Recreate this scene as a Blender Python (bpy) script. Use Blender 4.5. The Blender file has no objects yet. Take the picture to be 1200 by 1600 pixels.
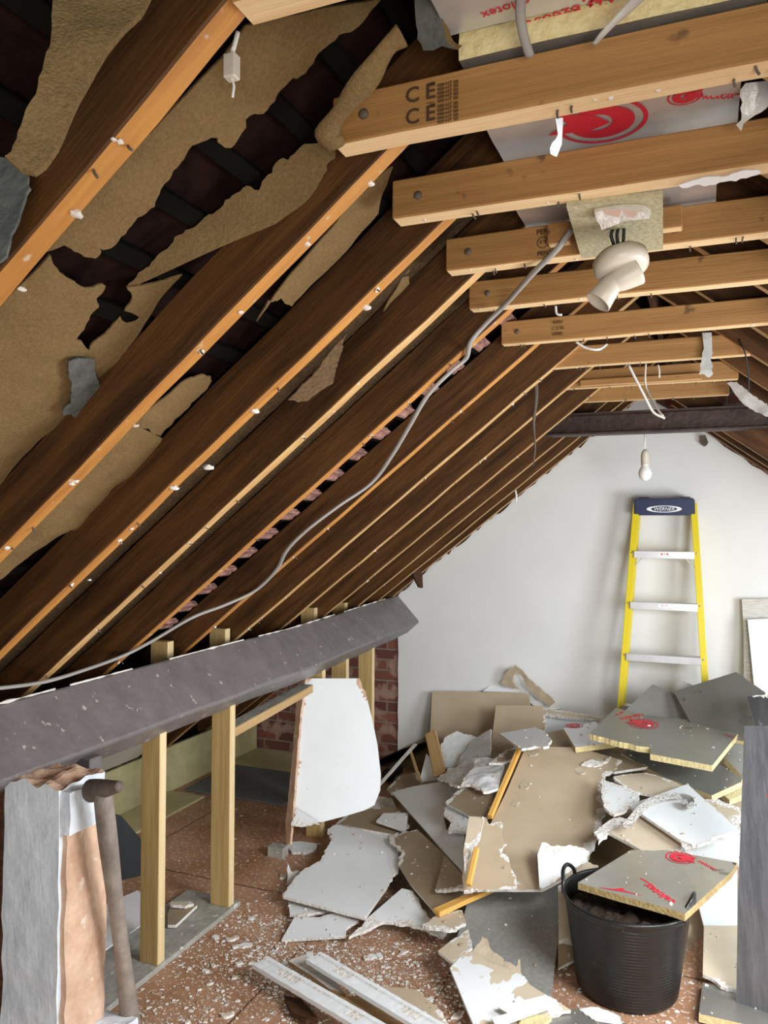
import bpy, bmesh, math, random
import numpy as np
from mathutils import Vector, Matrix, noise
from mathutils.geometry import delaunay_2d_cdt

random.seed(7)
SC = bpy.context.scene
COL = SC.collection

# ------------------------------------------------------------------ camera
# metric room: X to the right, Y along the loft towards the gable wall, Z up, floor at 0
TH, PH, RO, FPX = .3873, .0166, .0054, 1238.57
EYE = Vector((0, 0, 1.72))
_r = Vector((math.cos(TH), math.sin(TH), 0)); _f = Vector((-math.sin(TH), math.cos(TH), 0)); _u = Vector((0, 0, 1))
FW = _f*math.cos(PH) + _u*math.sin(PH); _u2 = _u*math.cos(PH) - _f*math.sin(PH)
RT = _r*math.cos(RO) + _u2*math.sin(RO); UP = _u2*math.cos(RO) - _r*math.sin(RO)
cam_d = bpy.data.cameras.new('camera'); cam = bpy.data.objects.new('camera', cam_d); COL.objects.link(cam)
cam_d.sensor_fit = 'VERTICAL'; cam_d.sensor_height = 36; cam_d.lens = 36*FPX/1600; cam_d.clip_start = .02
m = Matrix((RT, UP, -FW)).transposed().to_4x4(); m.translation = EYE
cam.matrix_world = m
SC.camera = cam

# ------------------------------------------------------------------ light
SC.view_settings.view_transform = 'Standard'; SC.view_settings.look = 'None'
SC.view_settings.gamma = 1; SC.view_settings.use_curve_mapping = False
SC.view_settings.exposure = 0.32
wd = bpy.data.worlds.new('daylight'); SC.world = wd; wd.use_nodes = True
wd.node_tree.nodes['Background'].inputs[0].default_value = (.80, .90, 1, 1)
wd.node_tree.nodes['Background'].inputs[1].default_value = .55
def area(name, loc, target, sx, sy, power, col):
    l = bpy.data.lights.new(name, 'AREA'); l.shape = 'RECTANGLE'; l.size = sx; l.size_y = sy; l.energy = power; l.color = col
    o = bpy.data.objects.new(name, l); COL.objects.link(o); o.location = loc
    o.rotation_euler = (Vector(target)-Vector(loc)).to_track_quat('-Z', 'Y').to_euler(); return o
area('window_daylight', (1.5, 3.3, 1.25), (-1.0, 4.5, .70), .9, .8, 44, (.90, .96, 1))
area('overhead_fill', (.85, 2.0, 1.62), (-1.05, 2.9, 0), .8, .9, 50, (.95, .97, 1))  # added overhead fill to brighten the floor boards, no roof opening built here
area('rear_fill', (.9, -1.2, .95), (-.9, 3.0, .7), 1.1, .9, 48, (1, .93, .82))  # added warm fill from behind the camera, not a known window

# ------------------------------------------------------------------ measuring helpers (pixel of the photo -> real place)
def ray(x, y): return RT*((x-600)/FPX) + FW - UP*((y-800)/FPX)
def aY(x, y, Y): v = ray(x, y); return EYE + v*(Y/v.y)
def aX(x, y, X): v = ray(x, y); return EYE + v*(X/v.x)
def aZ(x, y, z): v = ray(x, y); return EYE + v*((z-1.72)/v.z)
A0, S0 = 2.854, .7942                     # underside of the left rafters: z = A0 + S0*x
HY = math.hypot(1, S0)
def aR(x, y, off=0):
    v = ray(x, y); a = A0 + off*HY
    return EYE + v*((a-1.72)/(v.z-S0*v.x))

# ------------------------------------------------------------------ materials
MAT = {}
def mat(name, col, rough=.8, metal=0, var=.0, scale=8, stretch=(1, 1, 1), bump=0, bscale=40, col2=None, detail=6, spots=None):
    if name in MAT: return MAT[name]
    M = bpy.data.materials.new(name); M.use_nodes = True; nt = M.node_tree; N = nt.nodes; L = nt.links
    b = N['Principled BSDF']; b.inputs['Roughness'].default_value = rough; b.inputs['Metallic'].default_value = metal
    tc = N.new('ShaderNodeTexCoord'); mp = N.new('ShaderNodeMapping'); mp.inputs['Scale'].default_value = stretch
    oi = N.new('ShaderNodeObjectInfo'); va = N.new('ShaderNodeVectorMath'); va.operation = 'ADD'
    sc = N.new('ShaderNodeVectorMath'); sc.operation = 'SCALE'; sc.inputs['Scale'].default_value = 37
    cb = N.new('ShaderNodeCombineXYZ')
    for i in range(3): L.new(oi.outputs['Random'], cb.inputs[i])
    L.new(cb.outputs[0], sc.inputs[0]); L.new(tc.outputs['Object'], va.inputs[0]); L.new(sc.outputs[0], va.inputs[1])
    L.new(va.outputs[0], mp.inputs[0])
    n = N.new('ShaderNodeTexNoise'); n.inputs['Scale'].default_value = scale; n.inputs['Detail'].default_value = detail; n.inputs['Roughness'].default_value = .65
    L.new(mp.outputs[0], n.inputs[0])
    cr = N.new('ShaderNodeValToRGB')
    c2 = col2 or tuple(c*(1-var) for c in col)
    cr.color_ramp.elements[0].position = .33; cr.color_ramp.elements[0].color = (*c2, 1)
    cr.color_ramp.elements[1].position = .66; cr.color_ramp.elements[1].color = (*col, 1)
    L.new(n.outputs[0], cr.inputs[0]); out = cr.outputs[0]
    if spots:                            # (colour, scale, threshold)
        n2 = N.new('ShaderNodeTexNoise'); n2.inputs['Scale'].default_value = spots[1]; n2.inputs['Detail'].default_value = 8
        L.new(va.outputs[0], n2.inputs[0])
        c3 = N.new('ShaderNodeValToRGB'); c3.color_ramp.elements[0].position = spots[2]; c3.color_ramp.elements[1].position = spots[2]+.05
        c3.color_ramp.elements[0].color = (0, 0, 0, 1); c3.color_ramp.elements[1].color = (1, 1, 1, 1)
        L.new(n2.outputs[0], c3.inputs[0])
        mx = N.new('ShaderNodeMix'); mx.data_type = 'RGBA'; L.new(c3.outputs[0], mx.inputs[0]); L.new(out, mx.inputs[6]); mx.inputs[7].default_value = (*spots[0], 1)
        out = mx.outputs[2]
    L.new(out, b.inputs['Base Color'])
    if bump:
        nb = N.new('ShaderNodeTexNoise'); nb.inputs['Scale'].default_value = bscale; nb.inputs['Detail'].default_value = 5
        L.new(mp.outputs[0], nb.inputs[0])
        bp = N.new('ShaderNodeBump'); bp.inputs['Strength'].default_value = bump; bp.inputs['Distance'].default_value = .01
        L.new(nb.outputs[0], bp.inputs['Height']); L.new(bp.outputs[0], b.inputs['Normal'])
    MAT[name] = M; return M
GR = (.35, 9, 9)                         # grain runs along local X
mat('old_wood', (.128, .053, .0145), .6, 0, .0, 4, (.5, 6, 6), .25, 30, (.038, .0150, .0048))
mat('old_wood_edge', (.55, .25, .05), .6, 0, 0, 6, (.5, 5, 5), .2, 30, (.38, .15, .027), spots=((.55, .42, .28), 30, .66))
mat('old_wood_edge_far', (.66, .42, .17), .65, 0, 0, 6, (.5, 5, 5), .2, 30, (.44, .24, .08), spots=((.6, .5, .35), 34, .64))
mat('dark_wood', (.10, .045, .02), .7, 0, 0, 9, GR, .4, 34, (.035, .014, .008))
mat('pine', (.43, .22, .070), .6, 0, 0, 5, GR, .2, 26, (.31, .15, .042), spots=((.17, .08, .03), 15, .655))  # upright faces toned down, their shade is put into the colour
mat('pine_lit', (.86, .64, .36), .6, 0, 0, 5, GR, .2, 26, (.76, .52, .26), spots=((.5, .28, .1), 14, .72))  # lighter copy of the pine, paints light from below onto the undersides
mat('stud_wood', (.56, .40, .17), .65, 0, 0, 5, GR, .2, 26, (.40, .26, .09), spots=((.25, .13, .05), 9, .74))
mat('stud_edge', (.76, .60, .34), .65, 0, 0, 5, GR, .2, 26, (.6, .44, .22))
mat('batten_yellow', (.85, .50, .12), .5, 0, 0, 5, GR, .1, 26, (.70, .36, .08))
mat('tan_wood', (.50, .33, .15), .6, 0, 0, 5, GR, .1, 26, (.38, .23, .09))
mat('grey_paint', (.195, .172, .170), .40, 0, .2, 5, (1, 2, 2), .25, 22, (.145, .128, .126), spots=((.46, .41, .38), 26, .655))
mat('felt', (.235, .155, .068), .95, 0, 0, 150, (1, 1, 1), .45, 260, (.17, .108, .045), 8)
mat('felt_back', (.16, .10, .05), .95, 0, 0, 60, (1, 1, 1), .7, 90, (.09, .055, .03))
mat('felt_grey', (.14, .145, .13), .9, 0, 0, 20, (1, 1, 1), .5, 60, (.08, .085, .08))
mat('tile', (.018, .008, .006), .95, 0, 0, 14, (1, 1, 1), .3, 40, (.006, .003, .0025))  # near-black instead of clay colour: the unlit dark behind the felt is painted in
mat('tile_pink', (.42, .21, .175), .85, 0, 0, 30, (1, 1, 1), .3, 40, (.10, .05, .04))
mat('shade_black', (.006, .005, .004), .9, 0, .4, 12)  # darkness of the lightless roof gaps put into the batten colour
mat('wall_paint', (.78, .78, .765), .75, 0, 0, 1.6, (1, 1, 1), .06, 8, (.72, .715, .70))
mat('white_board', (.80, .83, .84), .55, 0, 0, 5, (1, 1, 1), .04, 20, (.75, .78, .79), spots=((.45, .43, .40), 20, .74))
mat('gypsum', (.86, .84, .80), .95, 0, 0, 50, (1, 1, 1), .8, 70, (.66, .62, .56))
mat('tan_paper', (.50, .40, .275), .75, 0, 0, 4, (1, 1, 1), .06, 30, (.43, .34, .23), spots=((.66, .60, .50), 16, .72))
mat('tan_paper_pale', (.62, .53, .39), .75, 0, 0, 4, (1, 1, 1), .06, 30, (.54, .45, .33))
mat('tan_paper_deep', (.36, .28, .185), .8, 0, 0, 4, (1, 1, 1), .06, 30, (.29, .22, .14), spots=((.5, .44, .36), 26, .68))
mat('grey_board', (.34, .335, .31), .7, 0, 0, 50, (1, 1, 1), .15, 60, (.26, .255, .235), spots=((.5, .48, .43), 10, .7))
mat('foil', (.62, .61, .58), .27, .85, 0, 4, (1, 1, 1), .2, 9, (.50, .49, .47), spots=((.3, .29, .27), 9, .66))
mat('foil_dull', (.34, .33, .30), .42, .6, 0, 5, (1, 1, 1), .15, 12, (.29, .285, .26), spots=((.18, .17, .15), 12, .66))
mat('foil_white', (.72, .73, .75), .35, .55, 0, 4, (1, 1, 1), .12, 9, (.62, .63, .65))
mat('foil_dark', (.27, .27, .285), .36, .75, 0, 5, (3, .6, 3), .2, 12, (.17, .17, .18), spots=((.5, .5, .5), 11, .69))
mat('foam', (.76, .66, .36), .9, 0, 0, 60, (1, 1, 1), .5, 80, (.62, .50, .24))
mat('foam_dirty', (.50, .37, .17), .9, 0, 0, 60, (1, 1, 1), .5, 80, (.34, .24, .10))
mat('red_print', (.62, .02, .045), .5)
mat('stamp_ink', (.06, .028, .012), .8)
mat('floor_boarding', (.47, .27, .165), .5, 0, 0, 3.2, (1, 1, 1), .12, 20, (.29, .135, .062), spots=((.66, .52, .43), 60, .58))
mat('chip_white', (.82, .78, .72), .9, 0, .2, 20)
mat('chip_tan', (.52, .40, .28), .9, 0, .3, 20)
mat('plywood', (.50, .45, .24), .75, 0, 0, 12, (1, 1, 1), .15, 40, (.41, .36, .18))
mat('chipboard', (.52, .47, .30), .8, 0, 0, 90, (1, 1, 1), .4, 90, (.36, .32, .19))
mat('carpet', (.20, .20, .19), .98, 0, 0, 130, (1, 1, 1), .9, 150, (.09, .09, .09))
mat('concrete', (.40, .385, .34), .9, 0, 0, 14, (1, 1, 1), .4, 40, (.27, .26, .22), spots=((.7, .68, .64), 30, .66))
mat('pale_lining', (.62, .58, .50), .8, 0, .1, 3)
mat('render_paint', (.76, .81, .86), .42, 0, 0, 6, (1, 1, 1), .8, 22, (.62, .67, .72))
mat('raw_plaster', (.66, .46, .33), .95, 0, 0, 12, (1, 1, 1), .9, 30, (.50, .31, .21), spots=((.72, .58, .46), 26, .64))
mat('black_rubber', (.013, .013, .013), .33, 0, .3, 12, (1, 1, 1), .1, 60, spots=((.12, .10, .08), 16, .68))
mat('black_panel', (.012, .016, .018), .6)
mat('soil', (.055, .035, .022), .95, 0, .6, 30, (1, 1, 1), .9, 50)
mat('cable_grey', (.34, .325, .30), .5, 0, .1, 10)
mat('cable_white', (.80, .78, .72), .5)
mat('cable_black', (.02, .02, .02), .6)
mat('cream_plastic', (.66, .60, .50), .4, 0, .05, 4)
mat('bulb_glass', (.86, .86, .82), .25)
mat('steel', (.075, .045, .035), .5, .35, 0, 14, (1, 1, 1), .25, 40, (.035, .02, .016), spots=((.6, .48, .38), 60, .70))
mat('aluminium', (.62, .62, .63), .38, .8, .1, 20)
mat('ladder_yellow', (.74, .58, .006), .4, 0, .05, 6)
mat('ladder_blue', (.009, .019, .075), .45, 0, .2, 8)
mat('white_print', (.85, .85, .85), .5)
mat('handle_wood', (.30, .25, .21), .7, 0, 0, 9, (1, 1, 1), .5, 30, (.15, .12, .10))
mat('rusty_iron', (.17, .135, .11), .75, .2, 0, 14, (1, 1, 1), .6, 30, (.09, .065, .05), spots=((.25, .23, .2), 12, .62))
mat('dust', (.14, .11, .085), 1, 0, .4, 20)
mat('paper_white', (.82, .82, .84), .6, 0, .06, 10)
mat('plastic_film', (.60, .60, .57), .25, 0, 0, 8, (1, 1, 1), .5, 14, (.42, .41, .38))
mat('pink_plaster', (.66, .47, .38), .9, 0, .15, 12)
mat('weathered_white', (.72, .70, .66), .8, 0, 0, 4, (4, 30, 4), .4, 20, (.50, .46, .40))

def brick_mat():
    M = bpy.data.materials.new('brick'); M.use_nodes = True; N = M.node_tree.nodes; L = M.node_tree.links; b = N['Principled BSDF']
    tc = N.new('ShaderNodeTexCoord'); mp = N.new('ShaderNodeMapping'); mp.inputs['Rotation'].default_value = (math.pi/2, 0, 0)
    br = N.new('ShaderNodeTexBrick'); br.inputs['Scale'].default_value = 1
    br.inputs['Brick Width'].default_value = .225; br.inputs['Row Height'].default_value = .075; br.inputs['Mortar Size'].default_value = .007
    br.inputs['Color1'].default_value = (.22, .075, .05, 1); br.inputs['Color2'].default_value = (.11, .035, .026, 1); br.inputs['Mortar'].default_value = (.22, .16, .13, 1)
    L.new(tc.outputs['Object'], mp.inputs[0]); L.new(mp.outputs[0], br.inputs[0])
    n = N.new('ShaderNodeTexNoise'); n.inputs['Scale'].default_value = 9; n.inputs['Detail'].default_value = 7; L.new(tc.outputs['Object'], n.inputs[0])
    cr = N.new('ShaderNodeValToRGB'); cr.color_ramp.elements[0].position = .50; cr.color_ramp.elements[1].position = .60; L.new(n.outputs[0], cr.inputs[0])
    mx = N.new('ShaderNodeMix'); mx.data_type = 'RGBA'; L.new(cr.outputs[0], mx.inputs[0]); L.new(br.outputs[0], mx.inputs[6]); mx.inputs[7].default_value = (.33, .20, .15, 1)
    L.new(mx.outputs[2], b.inputs['Base Color']); b.inputs['Roughness'].default_value = .9
    bp = N.new('ShaderNodeBump'); bp.inputs['Distance'].default_value = .01; bp.inputs['Strength'].default_value = .8; bp.invert = True
    L.new(br.outputs['Fac'], bp.inputs['Height']); L.new(bp.outputs[0], b.inputs['Normal'])
    MAT['brick'] = M
brick_mat()

for nm, sp in (('shade_black', .05), ('tile', .05), ('felt', .15), ('felt_back', .1), ('old_wood', .25), ('felt_grey', .15), ('dark_wood', .2)):
    MAT[nm].node_tree.nodes['Principled BSDF'].inputs['Specular IOR Level'].default_value = sp

# ------------------------------------------------------------------ object helpers
def link(name, me, mats, parent=None, label=None, cat=None, group=None, kind=None, mw=None):
    o = bpy.data.objects.new(name, me); COL.objects.link(o)
    for mm in (mats if isinstance(mats, (list, tuple)) else [mats]): me.materials.append(MAT[mm])
    if mw is not None: o.matrix_world = mw
    if parent is not None:
        o.parent = parent
        if mw is not None: o.matrix_basis = PW[parent.name].inverted() @ mw
    PW[o.name] = mw if mw is not None else (PW[parent.name] if parent is not None else Matrix())
    tag(o, label, cat, group, kind); return o
PW = {}                                    # world matrix of everything made, kept by name
def tag(o, label=None, cat=None, group=None, kind=None):
    if label: o['label'] = label
    if cat: o['category'] = cat
    if group: o['group'] = group
    if kind: o['kind'] = kind
def thing(name, label, cat, loc=(0, 0, 0), group=None):
    o = bpy.data.objects.new(name, None); COL.objects.link(o); o.location = loc; o.empty_display_size = .05
    PW[o.name] = Matrix.Translation(loc); tag(o, label, cat, group); return o
def frame(o, x, z=None):
    x = Vector(x).normalized(); z = Vector(z or (0, 0, 1)); y = z.cross(x).normalized(); z = x.cross(y)
    M = Matrix((x, y, z)).transposed().to_4x4(); M.translation = o; return M
def me_bm(bm, name='mesh'):
    me = bpy.data.meshes.new(name); bm.to_mesh(me); bm.free(); return me
def smooth(me):
    for p in me.polygons: p.use_smooth = True
    return me
def beam_mesh(L, w, h, under=False, wob=.0012, bev=.003, segs=None):
    """box along +X from 0..L, y in +-w/2, z 0..h ; faces looking down get slot 1"""
    bm = bmesh.new(); bmesh.ops.create_cube(bm, size=1)
    for v in bm.verts: v.co = Vector(((v.co.x+.5)*L, v.co.y*w, (v.co.z+.5)*h))
    bmesh.ops.bevel(bm, geom=bm.edges[:], offset=min(bev, w/4, h/4), segments=1, affect='EDGES')
    n = segs or max(2, int(L/.12))
    for i in range(1, n):
        g = bm.verts[:]+bm.edges[:]+bm.faces[:]
        bmesh.ops.bisect_plane(bm, geom=g, plane_co=(L*i/n, 0, 0), plane_no=(1, 0, 0))
    s = random.random()*50
    for v in bm.verts:
        k = noise.noise_vector(Vector((v.co.x*5+s, v.co.y*8, v.co.z*8)))
        v.co += Vector((0, k.y, k.z))*wob*2
    bm.normal_update()
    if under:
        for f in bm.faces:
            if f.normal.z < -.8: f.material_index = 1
    return me_bm(bm)
def beam(name, p0, p1, w, h, mats, up=(0, 0, 1), under=False, **k):
    p0 = Vector(p0); p1 = Vector(p1); kw = {a: k.pop(a) for a in ('wob', 'bev', 'segs') if a in k}
    me = beam_mesh((p1-p0).length, w, h, under, **kw)
    return link(name, me, mats, mw=frame(p0, p1-p0, up), **k)
def box(name, lo, hi, mats, **k):
    lo = Vector(lo); hi = Vector(hi); c = Vector(((lo.x+hi.x)/2, (lo.y+hi.y)/2, lo.z)); d = hi-lo
    bm = bmesh.new(); bmesh.ops.create_cube(bm, size=1)
    for v in bm.verts: v.co = Vector((v.co.x*d.x, v.co.y*d.y, (v.co.z+.5)*d.z))
    b = k.pop('bev', .002)
    if b: bmesh.ops.bevel(bm, geom=bm.edges[:], offset=b, segments=1, affect='EDGES')
    return link(name, me_bm(bm), mats, mw=Matrix.Translation(c), **k)
def crom(pts, n=8):
    P = [Vector(p) for p in pts]; P = [P[0]*2-P[1]]+P+[P[-1]*2-P[-2]]; out = []
    for i in range(1, len(P)-2):
        a, b, c, d = P[i-1:i+3]
        for k in range(n):
            t = k/n; out.append(.5*((2*b)+(c-a)*t+(2*a-5*b+4*c-d)*t*t+(3*b-a-3*c+d)*t**3))
    out.append(P[-2]); return out
def tube_mesh(pts, r, seg=8, n=8, flat=1, o=None):
    P = crom(pts, n) if n else [Vector(p) for p in pts]
    bm = bmesh.new(); rings = []; o = o or Vector((0, 0, 0))
    for i, p in enumerate(P):
        t = (P[min(i+1, len(P)-1)]-P[max(i-1, 0)]).normalized()
        a = Vector((0, 0, 1)) if abs(t.z) < .95 else Vector((1, 0, 0))
        s = t.cross(a).normalized(); q = s.cross(t)
        rr = r(i/(len(P)-1)) if callable(r) else r
        rings.append([bm.verts.new(p-o+s*math.cos(2*math.pi*j/seg)*rr+q*math.sin(2*math.pi*j/seg)*rr*flat) for j in range(seg)])
    for a, b in zip(rings, rings[1:]):
        for j in range(seg): bm.faces.new((a[j], a[(j+1) % seg], b[(j+1) % seg], b[j]))
    bm.faces.new(rings[0][::-1]); bm.faces.new(rings[-1])
    bmesh.ops.recalc_face_normals(bm, faces=bm.faces[:])
    return smooth(me_bm(bm))
def tube(name, pts, r, mats, seg=8, n=8, flat=1, **k):
    o = Vector(pts[0]); return link(name, tube_mesh(pts, r, seg, n, flat, o), mats, mw=Matrix.Translation(o), **k)
def lathe_mesh(prof, seg=48):
    bm = bmesh.new(); rings = []
    for r, z in prof: rings.append([bm.verts.new((r*math.cos(2*math.pi*j/seg), r*math.sin(2*math.pi*j/seg), z)) for j in range(seg)])
    for a, b in zip(rings, rings[1:]):
        for j in range(seg): bm.faces.new((a[j], a[(j+1) % seg], b[(j+1) % seg], b[j]))
    bm.faces.new(rings[0][::-1]); bm.faces.new(rings[-1])
    bmesh.ops.remove_doubles(bm, verts=bm.verts[:], dist=1e-5)
    bmesh.ops.recalc_face_normals(bm, faces=bm.faces[:])
    me = smooth(me_bm(bm)); return me
def jag(P, flags, amp, step=.008):
    """P list of 2D points; a segment whose start is flagged is torn"""
    out = []; torn = []; s = random.random()*99
    n = len(P)
    for i in range(n):
        a = P[i]; b = P[(i+1) % n]; d = b-a; L = d.length
        k = max(1, int(L/step)); q = Vector((-d.y, d.x)).normalized() if L > 0 else Vector((0, 0))
        for j in range(k):
            t = j/k; p = a+d*t
            if flags[i] and j:
                w = noise.noise(Vector((p.x*22+s, p.y*22, 1)))*1.6 + noise.noise(Vector((p.x*70, p.y*70+s, 5)))*.8
                p = p+q*w*amp*min(1, 4*t, 4*(1-t))
            out.append(p)
        if flags[i]: torn.append((a, b))
    return out, torn
def segdist(p, a, b):
    d = b-a; t = max(0, min(1, (p-a).dot(d)/max(d.length_squared, 1e-9))); return (p-a-d*t).length
def slab_mesh(P, flags, thick, amp=.008, grid=.025, core=.012, bend=None, wob=.0):
    """2D outline -> solid sheet, top at z=0, body below. slots: 0 top 1 bottom 2 edge 3 broken core"""
    O, torn = jag(P, flags, amp)
    xs = [p.x for p in O]; ys = [p.y for p in O]
    pts = list(O); n = len(O)
    W = max(xs)-min(xs); Hh = max(ys)-min(ys); g = max(grid*.7, math.sqrt(W*Hh/4200))
    def inside(p):
        c = False; j = n-1
        for i in range(n):
            if (O[i].y > p.y) != (O[j].y > p.y) and p.x < (O[j].x-O[i].x)*(p.y-O[i].y)/(O[j].y-O[i].y)+O[i].x: c = not c
            j = i
        return c
    y = min(ys)+g/2
    while y < max(ys):
        x = min(xs)+g/2
        while x < max(xs):
            q = Vector((x+random.uniform(-.3, .3)*g, y+random.uniform(-.3, .3)*g))
            if inside(q) and min((q-o).length for o in O) > g*.3: pts.append(q)
            x += g
        y += g
    v, e, f, *_ = delaunay_2d_cdt(pts, [(i, (i+1) % n) for i in range(n)], [], 1, 1e-6)
    f = [t for t in f if inside(sum((v[i] for i in t), Vector((0, 0)))/len(t))]
    bm = bmesh.new(); s = random.random()*50
    def zz(p):
        z = bend(p) if bend else 0
        if wob: z += noise.noise(Vector((p.x*6+s, p.y*6, 0)))*wob + noise.noise(Vector((p.x*18, p.y*18+s, 3)))*wob*.4
        return z
    tv = [bm.verts.new((p.x, p.y, zz(p))) for p in v]; bv = [bm.verts.new((p.x, p.y, zz(p)-thick)) for p in v]
    cnt = {}
    for t in f:
        try: ft = bm.faces.new([tv[i] for i in t]); fb = bm.faces.new([bv[i] for i in reversed(t)])
        except ValueError: continue
        fb.material_index = 1
        if core and torn:
            c = sum((v[i] for i in t), Vector((0, 0)))/len(t)
            dd = min(segdist(c, a, b) for a, b in torn)
            if dd < core*(1+2.2*noise.noise(Vector((c.x*14+s, c.y*14, 9)))): ft.material_index = 3
        for k in range(3):
            a, b = t[k], t[(k+1) % 3]; cnt.setdefault((min(a, b), max(a, b)), []).append((a, b))
    for kk, l in cnt.items():
        if len(l) == 1:
            a, b = l[0]
            try: bm.faces.new((tv[b], tv[a], bv[a], bv[b])).material_index = 2
            except ValueError: pass
    for vv in [q for q in bm.verts if not q.link_faces]: bm.verts.remove(vv)
    return me_bm(bm)
# rough height of the rubble heap under each part of the picture
ZB = [(400, 1350, 0), (450, 1460, .03), (560, 1460, .04), (640, 1430, .07), (450, 1400, .05), (520, 1300, .07), (620, 1310, .10), (620, 1210, .08), (700, 1395, .14),
      (740, 1390, .17), (905, 1370, .22), (800, 1290, .33), (900, 1210, .44), (760, 1200, .42), (680, 1260, .24), (630, 1240, .15), (700, 1150, .36), (650, 1150, .18),
      (850, 1140, .50), (950, 1150, .56), (1050, 1120, .62), (1150, 1120, .62), (1120, 1200, .53), (1050, 1200, .52), (1100, 1300, .38), (1000, 1300, .37), (960, 1240, .42),
      (1130, 1400, .16), (1130, 1500, .05), (900, 1450, .06), (760, 1450, .08), (860, 1450, .07), (850, 1540, .03), (740, 1540, .05), (600, 1500, 0), (650, 1570, .02), (900, 1590, .02), (1120, 1580, .03), (560, 1180, .0)]
def zb(x, y):
    s = w = 0
    for a, b, z in ZB:
        d = (x-a)**2+(y-b)**2+60; k = 1/d**1.6; s += k*z; w += k
    return s/w
def P3(r):
    x, y, k, v = r
    return {'z': aZ, 'y': aY, 'x': aX}[k](x, y, v) if k != 'p' else Vector(v)
def slab(name, px, mats, thick=.0125, lift=0, refs=None, amp=.008, core=.014, flat=0, parent=None, bend=None, wob=0., grid=.025, **k):
    """px: (x,y) or (x,y,1) where the edge that starts there is torn"""
    if refs:
        a, b, c = [P3(r) for r in refs]; nrm = (b-a).cross(c-a).normalized(); org = a
    else:
        Q = [aZ(q[0], q[1], zb(q[0], q[1])) for q in px]
        A = np.array([[q.x, q.y, 1] for q in Q]); z = np.array([q.z for q in Q])
        try: s = np.linalg.lstsq(np.vstack([A, [[.25, 0, 0], [0, .25, 0]]]), np.append(z, [0, 0]), rcond=None)[0]
        except Exception: s = [0, 0, float(np.mean(z))]
        nrm = Vector((-s[0], -s[1], 1)).normalized(); org = Vector((0, 0, s[2]+lift))
    if nrm.dot(EYE-org) < 0: nrm = -nrm
    W = []
    for q in px:
        d = ray(q[0], q[1]); t = (org-EYE).dot(nrm)/d.dot(nrm); W.append(EYE+d*t)
    c = sum(W, Vector())/len(W)
    ux = (W[1]-W[0]).normalized(); ux = (ux-nrm*ux.dot(nrm)).normalized(); uy = nrm.cross(ux)
    M = Matrix((ux, uy, nrm)).transposed().to_4x4(); M.translation = c
    P = [Vector(((w-c).dot(ux), (w-c).dot(uy))) for w in W]
    ar = sum(P[i].x*P[(i+1) % len(P)].y-P[(i+1) % len(P)].x*P[i].y for i in range(len(P)))
    fl = [len(q) > 2 for q in px]
    if ar < 0:
        P = P[::-1]; fl = [fl[(len(fl)-2-i) % len(fl)] for i in range(len(fl))]
    me = slab_mesh(P, fl, thick, amp, grid, core, bend, wob)
    o = link(name, me, mats, mw=M, parent=parent, **k); PW[o.name] = M; return o
WB = ('white_board', 'tan_paper', 'gypsum', 'gypsum')
TB = ('tan_paper', 'white_board', 'gypsum', 'gypsum')
TP = ('tan_paper_pale', 'white_board', 'gypsum', 'gypsum')
TD = ('tan_paper_deep', 'white_board', 'gypsum', 'gypsum')
FB = ('foil', 'foil', 'foam', 'foam')
FD = ('foil_dull', 'foil_dull', 'foam', 'foam')
_fc = {}
def text(name, body, size, pos, xd, nrm, matn, parent, shear=0, sx=1, bold=0, align='CENTER'):
    cu = bpy.data.curves.new(name, 'FONT'); cu.body = body; cu.size = size; cu.align_x = align; cu.align_y = 'CENTER'
    cu.extrude = .0004; cu.shear = shear; cu.offset = bold; cu.resolution_u = 3
    t = bpy.data.objects.new(name+'_src', cu); COL.objects.link(t)
    dg = bpy.context.evaluated_depsgraph_get(); me = bpy.data.meshes.new_from_object(t.evaluated_get(dg)); bpy.data.objects.remove(t)
    me.materials.clear()
    for v in me.vertices: v.co.x *= sx
    x = Vector(xd).normalized(); z = Vector(nrm).normalized(); x = (x-z*x.dot(z)).normalized(); y = z.cross(x)
    M = Matrix((x, y, z)).transposed().to_4x4(); M.translation = Vector(pos)+z*.0009
    return link(name, me, matn, parent=parent, mw=M)
def ring_mesh(r0, r1, sx=1, sy=1, a0=0, a1=2*math.pi, ecc=0, seg=48, th=.0008):
    """flat printed ring (crescent when ecc>0), in its own plane"""
    bm = bmesh.new(); L = []
    for i in range(seg+1):
        a = a0+(a1-a0)*i/seg; L.append((bm.verts.new((r0*math.cos(a)*sx+ecc, r0*math.sin(a)*sy, th)), bm.verts.new((r1*math.cos(a)*sx, r1*math.sin(a)*sy, th))))
    for (a, b), (c, d) in zip(L, L[1:]): bm.faces.new((a, b, d, c))
    return me_bm(bm)
def poly_mesh(P, th=.0008):
    bm = bmesh.new(); f = bm.faces.new([bm.verts.new((x, y, th)) for x, y in P]); bmesh.ops.triangulate(bm, faces=[f]); return me_bm(bm)
def logo(parent, pos, xd, nrm, r):
    x = Vector(xd).normalized(); z = Vector(nrm).normalized(); x = (x-z*x.dot(z)).normalized(); y = z.cross(x)
    M = Matrix((x, y, z)).transposed().to_4x4(); M.translation = Vector(pos)+z*.0006
    link('printed_emblem', ring_mesh(r*.9, r), 'red_print', parent=parent, mw=M)
    link('printed_emblem', ring_mesh(r*.36, r*.72, ecc=-r*.12, th=.0014), 'red_print', parent=parent, mw=M)
    link('printed_emblem', poly_mesh([(-r*1.15, -r*.5), (-r*.2, -r*.34), (r*.2, 0), (-r*.2, r*.34), (-r*1.15, r*.5), (-r*.75, 0)], .002), 'red_print', parent=parent, mw=M)
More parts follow.
